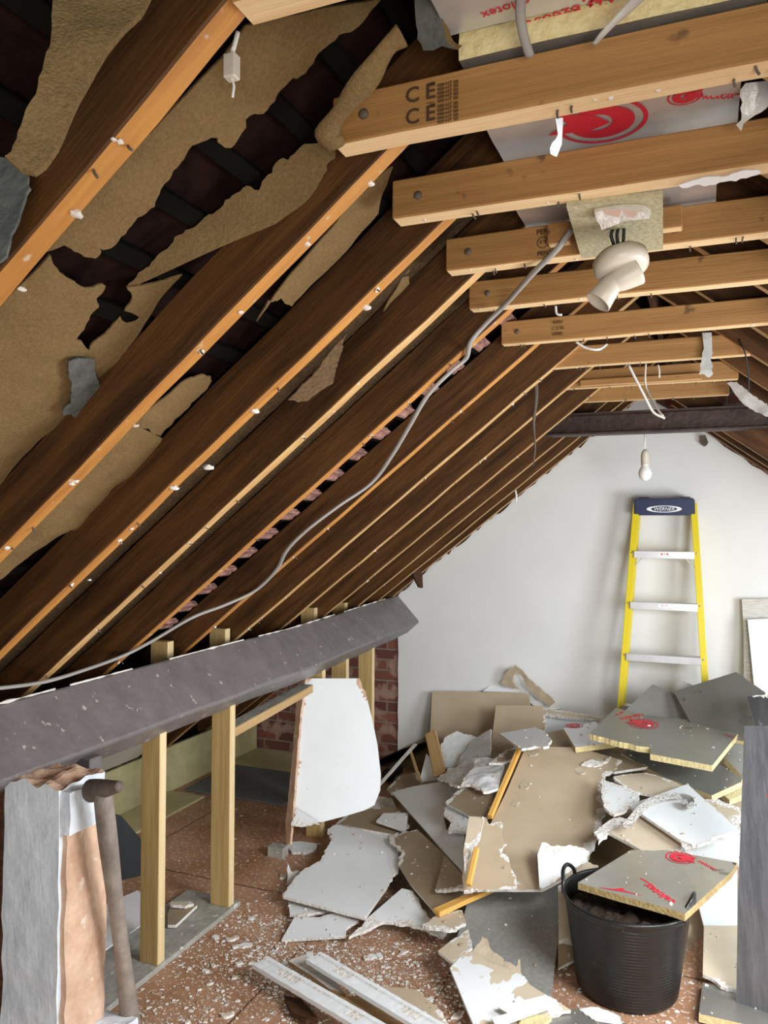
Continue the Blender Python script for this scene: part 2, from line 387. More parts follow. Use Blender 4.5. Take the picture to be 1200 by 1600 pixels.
def onplane(o, x, y):
    """point of the photo on the top plane of slab o, with its normal"""
    M = PW[o.name]; n = Vector((M[0][2], M[1][2], M[2][2])); d = ray(x, y); c = M.translation
    return EYE+d*((c-EYE).dot(n)/d.dot(n)), n

# ------------------------------------------------------------------ the setting
GY = 5.3
XR = -.22                                  # ridge line
def under_z(x): return A0+S0*x if x <= XR else A0+S0*(2*XR-x)
fl = box('floor', (-3.5, -.6, -.06), (1.6, 5.4, 0), 'floor_boarding', kind='structure', bev=0)
for i, (x0, x1, yy) in enumerate([(-3.2, 1.5, 2.05), (-3.2, 1.5, 3.27), (-3.2, 1.5, 4.49)]):
    box('trim_%d' % (i+1), (x0, yy, -.001), (x1, yy+.004, .0012), 'dark_wood', kind='structure', bev=0)
for i, xx in enumerate([-2.75, -1.53, -.92, .3]):
    box('trim_%d' % (i+4), (xx, .2, -.001), (xx+.004, 5.2, .0012), 'dark_wood', kind='structure', bev=0)
# gable wall: brick behind, painted plaster in front of it
def prism(name, poly, y0, y1, m, axis='y', **k):
    bm = bmesh.new()
    a = [bm.verts.new((p[0], y0, p[1])) for p in poly]; b = [bm.verts.new((p[0], y1, p[1])) for p in poly]
    bm.faces.new(a); bm.faces.new(b[::-1])
    for i in range(len(a)): j = (i+1) % len(a); bm.faces.new((a[i], b[i], b[j], a[j]))
    bmesh.ops.recalc_face_normals(bm, faces=bm.faces[:])
    return link(name, me_bm(bm), m, **k)
prism('wall_gable_brick', [(-3.3, 0), (1.6, 0), (1.6, 1.45), (.3, 2.44), (-.22, 2.86), (-3.3, .35)], GY+.02, GY+.2, 'brick', kind='structure')
pl = [(-2.045, 0)]
for i in range(9): pl.append((-2.045+random.uniform(-.004, .004), .1+.1*i))
x = -2.06
pl.append((-2.06, 1.2))
while x < XR-.1:
    x += .03; pl.append((x, A0+S0*x+.01+random.uniform(-.022, .012)))
x = -.3
while x < 1.4:
    pl.append((x, min(2.50, 2.28-.74*(x-.018))+random.uniform(-.014, .01))); x += .05
pl += [(1.5, 1.2), (1.5, 0)]
prism('wall_gable', pl, GY, GY+.022, 'wall_paint', kind='structure')
# bare strip of brick left of the plaster edge and dark crack beside it
# roof covering: tiles seen from below on the two slopes
def slope_sheet(name, side, off, y0, y1, xa, xb, th, m, holes=None, **k):
    bm = bmesh.new(); n = 26; rows = []
    for i in range(n+1):
        x = xa+(xb-xa)*i/n; z = under_z(x)+off*HY+(.012 if i % 2 else 0)
        rows.append([bm.verts.new((x, y0, z)), bm.verts.new((x, y1, z)), bm.verts.new((x, y1, z+th)), bm.verts.new((x, y0, z+th))])
    for a, b in zip(rows, rows[1:]):
        for j in range(4): bm.faces.new((a[j], a[(j+1) % 4], b[(j+1) % 4], b[j]))
    bm.faces.new(rows[0]); bm.faces.new(rows[-1][::-1]); bmesh.ops.recalc_face_normals(bm, faces=bm.faces[:])
    return link(name, me_bm(bm), m, kind='structure', **k)
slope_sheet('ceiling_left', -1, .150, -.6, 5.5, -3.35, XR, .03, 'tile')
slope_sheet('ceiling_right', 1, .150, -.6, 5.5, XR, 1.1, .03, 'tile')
box('wall_left', (-3.36, -.5, 0), (-3.30, 5.3, .36), 'shade_black', kind='structure', bev=0)
# tile battens across the backs of the rafters
N_B = 0
for i in range(27):
    xx = -2.9+i*.1
    a = Vector((xx, .1, under_z(xx)+.124*HY)); b = Vector((xx, 5.25, a.z))
    beam('roof_batten', a, b, .036, .022, 'shade_black', up=Vector((-S0, 0, 1)), wob=0, segs=2, kind=None,
         label='thin tile batten with dark shade painted in, running across the backs of the left rafters', cat='batten', group='tile battens on the left slope')

# ------------------------------------------------------------------ rafters
RY = [.86, 1.35, 1.705, 2.05, 2.43, 2.90, 3.31, 3.76, 4.23, 4.66, 4.98, 5.215]
nail_me = tube_mesh([(0, 0, .004), (0, 0, -.006), (.002, 0, -.013)], .0022, 6, 2)
nib_bm = bmesh.new(); bmesh.ops.create_icosphere(nib_bm, subdivisions=2, radius=.008)
for v in nib_bm.verts: v.co = v.co*(1+.55*noise.noise(v.co*170)); v.co.z *= .55
nib_me = me_bm(nib_bm); nib_me.materials.append(MAT['chip_white']); nail_me.materials.append(MAT['rusty_iron'])
def put(me, name, parent, loc, rot=0, s=1):
    o = bpy.data.objects.new(name, me); COL.objects.link(o); o.parent = parent; o.location = loc; o.rotation_euler = (random.uniform(-.4, .4), random.uniform(-.4, .4), rot); o.scale = (s, s, s); return o
rl = ['rafter nearest the camera, crossing the top left corner', 'rafter second from the camera, torn felt on both sides of it', 'rafter third from the camera, under the second collar tie end',
      'rafter fourth from the camera, paler rough edge below', 'rafter fifth from the camera, with pink tile nibs showing beside it', 'rafter sixth from the camera, the one the grey cable crosses low down',
      'rafter seventh from the camera', 'rafter eighth from the camera, meeting the middle of the purlin', 'rafter ninth from the camera, dusty cobweb hanging beside it',
      'rafter just beyond the steel beam', 'rafter second nearest the gable wall', 'rafter lying tight against the gable wall']
for i, y in enumerate(RY):
    w = .046; a = Vector((-3.28, y+w/2, under_z(-3.28))); b = Vector((XR-.02, y+w/2, under_z(XR-.02)))
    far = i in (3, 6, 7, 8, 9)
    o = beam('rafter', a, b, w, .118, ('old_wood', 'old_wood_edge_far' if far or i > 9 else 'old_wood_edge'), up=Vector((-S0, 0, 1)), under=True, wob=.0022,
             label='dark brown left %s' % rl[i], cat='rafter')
    L = (b-a).length
    for q in range(9 if i < 9 else 4):
        t = L*random.uniform(.2, .97)
        c = put(nail_me, 'nail', o, (t, random.uniform(-.015, .015), 0))
        if random.random() < .6: put(nib_me, 'plaster_nib', o, (t, random.uniform(-.01, .01), -.002), random.random()*6, random.uniform(.4, 1.0))
for i, y in enumerate(RY):
    w = .046; uz = under_z if y < 4.5 else (lambda x: 2.285-.74*(x-.018))
    a = Vector((1.25, y+w/2, uz(1.25))); b = Vector((XR+.02, y+w/2, uz(XR+.02)))
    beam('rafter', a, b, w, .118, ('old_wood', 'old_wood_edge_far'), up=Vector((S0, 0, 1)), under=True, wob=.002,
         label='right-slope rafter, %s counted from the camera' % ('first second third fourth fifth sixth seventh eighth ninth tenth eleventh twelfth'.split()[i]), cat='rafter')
beam('ridge_board', (XR, .1, 2.69), (XR, 5.28, 2.69), .03, .12, 'dark_wood', label='dark ridge board between the tops of the rafters above the ties', cat='ridge board')

# ------------------------------------------------------------------ collar ties
TIES = [(.845, -.560, .35, .056), (1.235, -.605, .30, .052), (1.585, -.632, .28, .052), (1.96, -.630, .26, .050), (2.335, -.676, .24, .050), (2.835, -.698, .22, .046),
        (3.33, -.717, .181, .046), (3.86, -.738, .13, .046), (4.31, -.765, .103, .046)]
tl = ['across the top left corner of the photo', 'with black approval stamps at its left end', 'between the two foil boards, paint peeling along its lower edge',
      'directly behind the chipboard plate', 'directly behind the hanging lampholder', 'with a small dark stamp, behind the lampholder tip', 'carrying a strip of white film at its right end',
      'with a thin packer strip nailed along it', 'last before the steel beam']
TIE = []
for i, (y, x0, x1, w) in enumerate(TIES):
    o = beam('collar_tie', (x0, y+w/2, 2.383), (x1, y+w/2, 2.383), w, .084, ('pine', 'pine_lit'), under=True, wob=.0012,
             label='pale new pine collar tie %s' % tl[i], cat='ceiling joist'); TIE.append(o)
    for q in range(6):
        put(nail_me, 'nail', o, (random.uniform(.03, x1-x0-.03), random.uniform(-.015, .015), 0))
        if q % 2: put(nib_me, 'plaster_nib', o, (random.uniform(.03, x1-x0-.03), random.uniform(-.015, .015), 0), 0, .5)
    bolt = lathe_mesh([(.009, 0), (.009, .003), (.005, .006), (.0, .006)], 12)
    b = link('bolt', bolt, 'rusty_iron', parent=o, mw=Matrix.Translation((x0+.06, y, 2.425)) @ Matrix.Rotation(math.pi/2, 4, 'X'))
beam('packer_strip', (-.56, 3.835, 2.385), (-.02, 3.835, 2.385), .02, .03, ('pine', 'pine_lit'), under=True, label='thin pine packer strip nailed to the face of a far collar tie', cat='timber strip')
# stamps inked on the ties
def stamp(tie, x, y, Y, s, body, **k): text('ink_stamp', body, s, aY(x, y, Y-.0025), (1, 0, 0), (0, -1, 0), 'stamp_ink', tie, **k)
for dx, dy in ((0, 0), (0, 34)):
    stamp(TIE[1], 657+dx, 147+dy, 1.235, .036, 'C E', bold=.0004)
for q in range(2):
    for a in range(5): stamp(TIE[1], 700, 131+q*33+a*6.2, 1.235, .0075, 'I0III\u00b7HT IIII', sx=1.1)
    stamp(TIE[1], 676, 131+q*33, 1.235, .0075, '|||||'); stamp(TIE[1], 672, 160+q*28, 1.235, .008, '-----')
stamp(TIE[3], 850, 362, 1.96, .017, 'PEFC', bold=.0003); stamp(TIE[3], 850, 396, 1.96, .015, 'PEFC', bold=.0003)
c = link('ink_stamp', ring_mesh(.0125, .0145), 'stamp_ink', parent=TIE[3], mw=Matrix.Translation(aY(848, 379, 1.9585)) @ Matrix.Rotation(math.pi/2, 4, 'X'))
stamp(TIE[3], 848, 379, 1.96, .014, '\u2191\u2191')
for a, s in enumerate(('IIIIIIIII', 'C E IIII', 'IIIIIIIII')): stamp(TIE[5], 872, 504+a*9, 2.835, .016, s)
# knots and splinters as small parts
# chipboard plate with broken plaster and hanging lampholder
pc = [Vector((a.x, a.y, 0)) for a in (aZ(885, 318, 2.378), aZ(1036, 300, 2.378), aZ(1036, 386, 2.378), aZ(908, 400, 2.378))]
bm = bmesh.new()
lo = [bm.verts.new((p.x, p.y, 2.372)) for p in pc]; hi = [bm.verts.new((p.x, p.y, 2.382)) for p in pc]
bm.faces.new(lo); bm.faces.new(hi[::-1])
for i in range(4): bm.faces.new((lo[i], hi[i], hi[(i+1) % 4], lo[(i+1) % 4]))
bmesh.ops.recalc_face_normals(bm, faces=bm.faces[:])
pm = me_bm(bm); c0 = sum(pc, Vector())/4
for v in pm.vertices: v.co -= Vector((c0.x, c0.y, 2.372))
link('ceiling_plate', pm, 'chipboard', mw=Matrix.Translation((c0.x, c0.y, 2.372)), label='square chipboard plate screwed under two collar ties above the lampholder', cat='mounting plate')
for (a, b, s) in (((858, 345), (893, 345), 0), ((1034, 333), (1067, 333), 1)):
    p = aY(a[0], a[1], 1.945); q = aY(b[0], b[1], 1.945)
    beam('noggin', (p.x, 1.935, 2.405), (q.x, 1.935, 2.405), .035, .05, ('pine', 'pine_lit'), under=True, label='short pine block nailed to a collar tie %s the chipboard plate' % ('right of' if s else 'left of'), cat='timber block')
slab('plaster_fragment', [(928, 330), (966, 326), (1004, 332, 1), (1015, 341, 1), (975, 345, 1), (960, 352, 1), (940, 360, 1), (932, 345)], ('pink_plaster', 'chip_white', 'chip_white', 'gypsum'), .02,
     refs=[(930, 335, 'y', 1.665), (1010, 335, 'y', 1.665), (960, 352, 'y', 1.69)], amp=.003, label='broken pinkish lump of plaster left under the chipboard plate', cat='plaster lump')
lh = thing('lampholder', 'cream angled batten lampholder without bulb, dangling on black wires under the chipboard plate', 'light fitting', aY(968, 415, 1.80))
H0 = aY(968, 415, 1.80)
for dx in (-6, 0, 7):
    tube('wire', [aY(968+dx, 352, 1.80), aY(964+dx*1.5, 368, 1.79), aY(968+dx*.6, 395, 1.80)], .0038, 'cable_black', parent=lh)
H0 = aY(972, 419, 1.80)
Rm = Matrix.Rotation(math.radians(-14), 4, 'Y') @ Matrix.Rotation(math.radians(-14), 4, 'X') @ Matrix.Scale(1.14, 4)
link('back_plate', lathe_mesh([(.047, .020), (.047, .026), (.0, .026)], 40), 'black_rubber', parent=lh, mw=Matrix.Translation(H0) @ Rm)
link('base', lathe_mesh([(.0, -.012), (.040, -.010), (.050, -.003), (.052, .004), (.052, .021), (.0, .021)], 48), 'cream_plastic', parent=lh, mw=Matrix.Translation(H0) @ Rm)
ax = Vector((-.50, -.22, -.72)).normalized(); st = H0+Vector((.012, 0, -.004))
link('neck', tube_mesh([Vector((.03, 0, -.008)), Vector((.0, -.008, -.026)), ax*.045+Vector((.004, 0, 0))], lambda t: .034-.014*t, 20, 5), 'cream_plastic', parent=lh, mw=Matrix.Translation(H0))
Ms = frame(H0+ax*.030+Vector((.004, 0, 0)), ax, (0, 1, 0)) @ Matrix.Rotation(math.pi/2, 4, 'Y') @ Matrix.Scale(1.14, 4)
link('socket_shroud', lathe_mesh([(.018, -.005), (.021, .02), (.0265, .058), (.0245, .059), (.0185, .02), (.0, .015)], 32), 'cream_plastic', parent=lh, mw=Ms)

# ------------------------------------------------------------------ steel beam
sb = []
for a in ((-.05, 0), (.05, 0), (.05, .01), (.006, .014), (.006, .106), (.05, .11), (.05, .12), (-.05, .12), (-.05, .11), (-.006, .106), (-.006, .014), (-.05, .01)): sb.append(a)
bm = bmesh.new(); x0, x1 = -.96, .75
A = [bm.verts.new((x0, a, b)) for a, b in sb]; B = [bm.verts.new((x1, a, b)) for a, b in sb]
bm.faces.new(A); bm.faces.new(B[::-1])
for i in range(12): bm.faces.new((A[i], B[i], B[(i+1) % 12], A[(i+1) % 12]))
bmesh.ops.recalc_face_normals(bm, faces=bm.faces[:])
bm2 = bmesh.new()
link('steel_beam', me_bm(bm), 'steel', mw=Matrix.Translation((0, 4.52, 2.228)), label='dark rust-brown steel beam spanning the loft below the last collar ties', cat='steel beam')

# ------------------------------------------------------------------ purlin
T = [Vector((-2.055, 1.222)), Vector((-1.885, 1.035)), Vector((-1.985, .945)), Vector((-2.155, 1.132))]
bm = bmesh.new(); rings = []
def sag(y): return -.052*min(1, max(0, (5.3-y)/1.6))-.02*max(0, (3.2-y)/2)
ys = [.9+4.4*i/40 for i in range(41)]; ys[-1] = 5.296
PC = Vector((-2.02, 3.1, 1.08))
def roundcorners(T, r=.012):
    o = []
    for i in range(4):
        a = T[i-1]; b = T[i]; c = T[(i+1) % 4]
        o += [b+(a-b).normalized()*r, b+(a-b).normalized()*r*.3+(c-b).normalized()*r*.3, b+(c-b).normalized()*r]
    return o
TR = roundcorners(T)
for y in ys:
    R = []
    for p in TR:
        k = noise.noise_vector(Vector((p.x*6, y*2.5, p.y*6)))*.006
        R.append(bm.verts.new(Vector((p.x+k.x, y, p.y+k.z+sag(y)))-PC))
    rings.append(R)
nn = len(TR)
for a, b in zip(rings, rings[1:]):
    for j in range(nn): bm.faces.new((a[j], b[j], b[(j+1) % nn], a[(j+1) % nn]))
bm.faces.new(rings[0]); bm.faces.new(rings[-1][::-1]); bmesh.ops.recalc_face_normals(bm, faces=bm.faces[:])
link('purlin', me_bm(bm), 'grey_paint', mw=Matrix.Translation(PC), label='big grey-painted timber purlin running under the rafters to the gable wall', cat='beam')

pu = bpy.data.objects['purlin']
for seg in ((1.3, 2.1), (2.15, 2.5), (2.7, 3.3), (3.4, 4.3), (4.4, 5.1)):
    n_ = int((seg[1]-seg[0])/.02)
    tube('flaked_edge', [Vector((-2.052, seg[0]+.02*q, 1.221+sag(seg[0]+.02*q))) for q in range(n_)], lambda t: max(.0008, .0035+.006*noise.noise(Vector((t*n_*.35, seg[0]*7, 0)))), 'chip_white', 6, 0, 1, parent=pu)

# ------------------------------------------------------------------ knee-wall studs, rail and plate
def stud(px, y, x0, x1, z0, z1, label, w=.043):
    o = box('stud', (x0, y, z0), (x1, y+w, z1), ('stud_wood', 'stud_edge'), label=label, cat='stud', bev=.002)
    for p in o.data.polygons:
        if p.normal.x > .8: p.material_index = 1
    # the grain of the shared timber material runs along local x: turn the stud's mesh upright
    R = Matrix.Rotation(math.pi/2, 4, 'Y'); o.data.transform(R.inverted()); o.matrix_world = PW[o.name] @ R; PW[o.name] = PW[o.name] @ R
    for q in range(5):
        n = put(nib_me, 'plaster_nib', o, (-(random.uniform(.1, .85))*(z1-z0), random.uniform(-.01, .01), (x1-x0)/2), 0, .45)
    return o
stud(0, 2.52, -2.043, -1.957, .022, .945, 'pale timber stud nearest the camera, standing under the grey purlin')
stud(0, 3.02, -2.062, -1.965, .022, .93, 'pale timber stud second from the camera, the rail butts against its far side')
stud(0, 3.93, -2.06, -1.965, 0, .925, 'pale timber stud behind the purlin, left of the leaning white board top')
stud(0, 4.24, -2.06, -1.965, 0, .935, 'pale timber stud rising behind the top of the leaning white board')
stud(0, 4.63, -2.06, -1.965, 0, .945, 'pale timber stud nearest the bare brick strip')
for (px, py, nm) in ((262, 1003, 'nearest the camera'), (352, 983, 'second from the camera'), (491, 950, 'third from the camera'), (539, 942, 'farthest from the camera')):
    p = aX(px, py, -2.15)
    stud(0, p.y, -2.24, -2.15, .95, p.z, 'short stud end showing above the purlin, %s' % nm)
beam('rail', aX(358, 1150, -2.0), aX(480, 1081, -2.0), .075, .042, ('concrete', 'stud_edge', 'tan_wood'), wob=.001, label='horizontal rail with flaking white paint between the second stud and the leaning white board', cat='timber rail')
for p in bpy.data.objects['rail'].data.polygons:
    if p.normal.y < -.5: p.material_index = 2
box('sole_plate', (-2.24, 1.95, 0), (-1.952, 3.10, .022), 'concrete', label='dusty grey sole plate on the floor under the two near studs', cat='sole plate')

# ------------------------------------------------------------------ eaves space behind the studs
def quad_slab(name, P, t, m, **k):
    bm = bmesh.new(); a = [Vector(p) for p in P]; n = (a[1]-a[0]).cross(a[2]-a[0]).normalized()*t; c = sum(a, Vector())/4
    A = [bm.verts.new(p-c) for p in a]; B = [bm.verts.new(p-c+n) for p in a]; bm.faces.new(A); bm.faces.new(B[::-1])
    for i in range(4): bm.faces.new((A[i], B[i], B[(i+1) % 4], A[(i+1) % 4]))
    bmesh.ops.recalc_face_normals(bm, faces=bm.faces[:]); return link(name, me_bm(bm), m, mw=Matrix.Translation(c), **k)
zz = lambda x: under_z(x)-.012
quad_slab('sloping_lining', [(-2.26, 1.9, zz(-2.26)), (-2.26, 3.90, zz(-2.26)), (-3.19, 3.90, zz(-3.19)), (-3.19, 1.9, zz(-3.19))], .01, 'pale_lining', label='pale sloping lining board under the rafters behind the purlin', cat='lining board')
box('eaves_board', (-3.22, 1.9, 0), (-3.195, 5.28, .29), 'plywood', label='yellowish plywood upstand closing the low eaves behind the studs', cat='plywood board')
box('plywood_sheet', (-3.19, 4.86, 0), (-2.40, 5.28, .012), 'plywood', label='greenish plywood sheet on the eaves floor below the bare brick', cat='plywood sheet')
box('carpet_strip', (-3.12, 4.28, 0), (-2.40, 4.85, .014), 'carpet', label='dark grey speckled carpet piece on the eaves floor', cat='carpet')
box('loose_board', (-3.19, 3.2, 0), (-2.93, 4.22, .012), 'plywood', label='narrow plywood board along the foot of the eaves upstand', cat='plywood board')

# ------------------------------------------------------------------ plastered pier, hammer and what lies beside them
def rock_box(name, lo, hi, m, amp, n=14, parent=None, fn=None, **k):
    bm = bmesh.new(); bmesh.ops.create_cube(bm, size=1); bmesh.ops.subdivide_edges(bm, edges=bm.edges[:], cuts=n, use_grid_fill=True)
    lo = Vector(lo); hi = Vector(hi); c = Vector(((lo.x+hi.x)/2, (lo.y+hi.y)/2, lo.z)); s = random.random()*9
    for v in bm.verts:
        p = Vector((v.co.x*(hi.x-lo.x), v.co.y*(hi.y-lo.y), (v.co.z+.5)*(hi.z-lo.z)))
        p += noise.noise_vector(p*12+Vector((s, 0, 0)))*amp+noise.noise_vector(p*40)*amp*.4
        if fn: p = fn(p)
        v.co = p
    bm.normal_update(); me = me_bm(bm); return link(name, me, m, parent=parent, mw=Matrix.Translation(c), **k)
pier = thing('plastered_pier', 'white plastered brick pier with its right side hacked off, standing at the left edge', 'pier', (-1.79, 1.84, 0))
def pfn(p):
    if p.z > .93: p.z += .02*noise.noise(Vector((p.x*20, p.y*20, 0)))+.012
    return p
o = rock_box('painted_face', (-1.915, 1.75, 0), (-1.705, 1.93, .955), ('render_paint', 'raw_plaster'), .006, parent=pier, fn=pfn)
for p in o.data.polygons:
    if p.normal.z > .6 and p.center.z > .8: p.material_index = 1
rock_box('bare_plaster', (-1.712, 1.762, .2), (-1.688, 1.925, .85), 'raw_plaster', .007, parent=pier)
rock_box('painted_corner', (-1.71, 1.755, .835), (-1.672, 1.90, .955), 'render_paint', .006, 8, parent=pier)
rock_box('plaster_foot', (-1.73, 1.74, 0), (-1.60, 1.96, .235), 'render_paint', .012, 10, parent=pier, label='lumpy broken plaster foot')
box('post', (-2.05, 1.76, 0), (-1.928, 1.86, .93), 'dark_wood', label='dark timber post at the left edge beside the plastered pier', cat='post')
beam('post', (-1.91, 2.06, 0), (-1.91, 2.06, .945), .06, .06, 'grey_paint', up=(0, 1, 0), label='short grey post behind the pier carrying the purlin', cat='post')
# sledge hammer
hb = Vector((-1.655, 2.03, 0)); ht = aY(160, 1236, 1.80)
ham = thing('sledge_hammer', 'old sledge hammer with grey wooden handle leaning head up against the white pier', 'hammer', hb)
tube('handle', [hb, hb.lerp(ht, .3)+Vector((.004, 0, 0)), hb.lerp(ht, .7), ht], lambda t: .027+.003*math.sin(t*9)-.003*t, 'handle_wood', 16, 6, 1, parent=ham)
d = Vector((1, -.15, .28)).normalized()
link('head', tube_mesh([-d*.045, -d*.035, -d*.01, d*.02, d*.045, d*.068, d*.078], lambda t: .033-.017*t+.002*math.sin(t*6), 16, 3), 'rusty_iron', parent=ham, mw=Matrix.Translation(ht+Vector((-.003, 0, .005))))
# black panel, stack of paper and offcuts behind the pier
slab('black_panel', [(178, 1272), (190, 1275), (221, 1312), (221, 1368), (186, 1376), (180, 1330)], ('black_panel',)*4, .012, refs=[(186, 1376, 'z', .02), (221, 1368, 'z', .02), (180, 1272, 'y', 3.05)], core=0, label='black panel leaning in the eaves behind the hammer handle', cat='panel')
for i in range(12):
    o = slab('paper_sheet', [(150, 1455), (162, 1414), (215, 1391), (222, 1396), (221, 1445), (160, 1487)], ('paper_white',)*4, .0045, refs=[(160, 1450, 'z', .02+.0075*i), (221, 1440, 'z', .02+.0075*i), (200, 1400, 'z', .02+.0075*i)], core=0, grid=.1,
             label='white lining sheet, number counted up from the floor being only one of the tidy stack behind the hammer', cat='sheet', group='stack of white sheets behind the hammer')
    o['label'] = 'thin white sheet in the neat stack lying behind the hammer handle'
slab('board_offcut', [(262, 1428), (268, 1412), (300, 1410), (308, 1414), (275, 1445), (262, 1445)], TD, .012, refs=[(262, 1445, 'z', .04), (300, 1410, 'z', .04), (268, 1412, 'z', .035)], label='small brown board offcut on the sole plate between the two studs', cat='board offcut')
slab('board_offcut', [(266, 1413, 1), (268, 1409), (298, 1408), (303, 1412, 1), (290, 1416, 1)], TP, .012, refs=[(266, 1413, 'z', .056), (300, 1410, 'z', .056), (285, 1416, 'z', .056)], label='pale torn strip on top of the brown offcut between the studs', cat='board offcut')

# ------------------------------------------------------------------ hessian roofing felt, torn, between the near rafters
def felt(px, off, label, m=('felt', 'felt_back', 'felt', 'felt'), amp=.007, wob=.012, off2=None, **k):
    """sheet lying near the rafter backs; off = distance above the undersides"""
    nrm = Vector((S0, 0, -1)).normalized(); a = aR(px[0][0], px[0][1], off)
    r = [('', '', 'p', a), ('', '', 'p', a+Vector((0, .3, 0))), ('', '', 'p', a+Vector((.3, 0, .3*S0)))]
    return slab('roofing_felt', px, m, .004, refs=r, amp=amp, core=0, wob=wob, grid=.02, label=label, cat='roofing felt', **k)
felt([(350, 90), (385, 40), (560, 5), (600, 2, 1), (555, 45, 1), (525, 65, 1), (500, 85, 1), (480, 117, 1), (460, 125, 1), (440, 145, 1), (413, 180, 1), (400, 180, 1), (385, 188, 1), (385, 200, 1), (360, 230, 1), (345, 225, 1), (340, 215, 1),
      (330, 215, 1), (295, 235, 1), (265, 280, 1), (250, 295, 1), (240, 320, 1), (215, 340, 1), (200, 360, 1), (175, 388, 1), (155, 387, 1), (150, 404, 1), (132, 402, 1), (100, 382), (60, 400), (100, 340), (220, 220)], .112,
     'big upper sheet of torn brown roofing felt beside the nearest rafter, ragged lower edge')
slab('roofing_felt', [(198, 446, 1), (250, 395, 1), (290, 360, 1), (345, 325, 1), (385, 290, 1), (405, 297, 1), (425, 270, 1), (435, 250, 1), (450, 250, 1), (475, 225, 1), (505, 225, 1), (522, 228, 1), (524, 248, 1), (511, 268, 1), (490, 300, 1), (470, 322), (430, 350), (340, 388), (215, 444)], ('felt',)*4, .004,
     refs=[('', '', 'p', aR(195, 445, .118)), ('', '', 'p', aR(440, 250, .118)), ('', '', 'p', aY(430, 350, 1.325))], amp=.006, core=0, wob=.010, grid=.02, label='long lower tongue of brown felt curling off the second rafter below the black hole', cat='roofing felt')
FT = [aY(525, 228, 1.20), aY(512, 205, 1.17), aY(540, 165, 1.13), aY(575, 120, 1.10), aY(605, 75, 1.08), aY(628, 55, 1.08)]
tube('roofing_felt', FT, lambda t: .020+.004*math.sin(t*14), 'felt', 10, 5, .5, label='rolled narrow strip of felt hanging to the left end of the stamped tie', cat='roofing felt')
felt([(-60, 470), (0, 470), (80, 400), (83, 412, 1), (100, 430, 1), (130, 447, 1), (165, 447, 1), (150, 465, 1), (155, 480, 1), (140, 500, 1), (118, 530, 1), (135, 545), (140, 548), (142, 542, 1), (170, 520, 1), (195, 495, 1), (210, 470, 1),
      (200, 452), (250, 445), (285, 430), (220, 520), (140, 612), (60, 690), (-20, 780), (-80, 800)], .116, 'large flat sheet of tan felt at the left edge, with a crease and pale scuffs')
slab('roofing_felt', [(107, 566, 1), (122, 560), (148, 562, 1), (152, 590, 1), (158, 605, 1), (163, 680, 1), (150, 685, 1), (120, 668, 1), (114, 652, 1), (98, 645, 1), (112, 632, 1)], ('felt_grey', 'felt_grey', 'felt_grey', 'felt_grey'), .003,
     refs=[('', '', 'p', aR(120, 560, .10)), ('', '', 'p', aR(150, 562, .10)), ('', '', 'p', aR(160, 680, .085))], amp=.006, core=0, wob=.01, label='grey tattered flap of felt hanging below the dark tear', cat='roofing felt')
felt([(400, 500), (420, 470, 1), (440, 466, 1), (455, 478), (462, 470), (530, 405), (592, 335), (600, 300), (615, 262), (560, 300), (480, 400)], .10, 'upper piece of brown felt between the second and third rafters')
felt([(285, 600), (300, 594, 1), (322, 588, 1), (332, 592, 1), (328, 606, 1), (312, 622, 1), (290, 645, 1), (270, 665, 1), (252, 682, 1), (218, 668), (200, 660)], .105, 'short torn felt flap halfway down between the second and third rafters')
felt([(200, 655), (218, 668), (254, 686, 1), (240, 705, 1), (215, 735, 1), (175, 768, 1), (165, 790, 1), (152, 812, 1), (140, 822, 1), (108, 826, 1), (90, 838), (60, 860), (0, 905), (-60, 930), (-40, 890), (60, 800)], .104, 'lower piece of brown felt between the second and third rafters, ragged lower end')
tube('felt_edge', [aR(470, 511, .105), aR(430, 540, .10), aR(395, 570, .10), aR(352, 612, .095)], .006, 'felt', 6, 8, .6, label='pale frayed felt edge standing up along the back of the third rafter', cat='roofing felt')
tube('felt_edge', [aR(330, 632, .105), aR(286, 680, .10), aR(255, 722, .10), aR(215, 760, .10)], .004, 'felt', 6, 8, .6, label='thin frayed felt thread curving below the short flap', cat='roofing felt')
felt([(500, 575, 1), (520, 545, 1), (540, 520, 1), (520, 600, 1), (480, 628, 1), (450, 625, 1)], .02, 'small bulge of felt poking out below the third rafter', m=('felt_back',)*4, wob=.004)
felt([(560, 545, 1), (585, 505), (600, 480), (640, 420), (640, 480, 1), (600, 560, 1)], .110, 'dark scrap of felt behind the third rafter')
# hanging roll of felt, top left
a0 = [aY(152, -20, .62), aY(128, 70, .62), aY(90, 150, .61), (aY(50, 215, .60)), aY(22, 240, .60)]
def curl_sheet(name, C, wdir, w, m, **k):
    bm = bmesh.new(); P = crom(C, 8); o = P[0]; rows = []
    for i, p in enumerate(P):
        t = i/(len(P)-1); r = []
        for j in range(13):
            s = j/12-.5; ww = w(t)
            q = p-o+wdir*s*ww+Vector((0, 1, 0))*(-.05*math.cos(s*3.0)) + noise.noise_vector(Vector((t*6, s*5, 1)))*.010
            if i == len(P)-1 or j in (0, 12): q += noise.noise_vector(Vector((t*40, s*9, 2)))*.006
            r.append(bm.verts.new(q))
        rows.append(r)
    for a, b in zip(rows, rows[1:]):
        for j in range(12): bm.faces.new((a[j], a[j+1], b[j+1], b[j]))
    bmesh.ops.solidify(bm, geom=bm.faces[:], thickness=.004)
    return link(name, smooth(me_bm(bm)), m, mw=Matrix.Translation(o), **k)
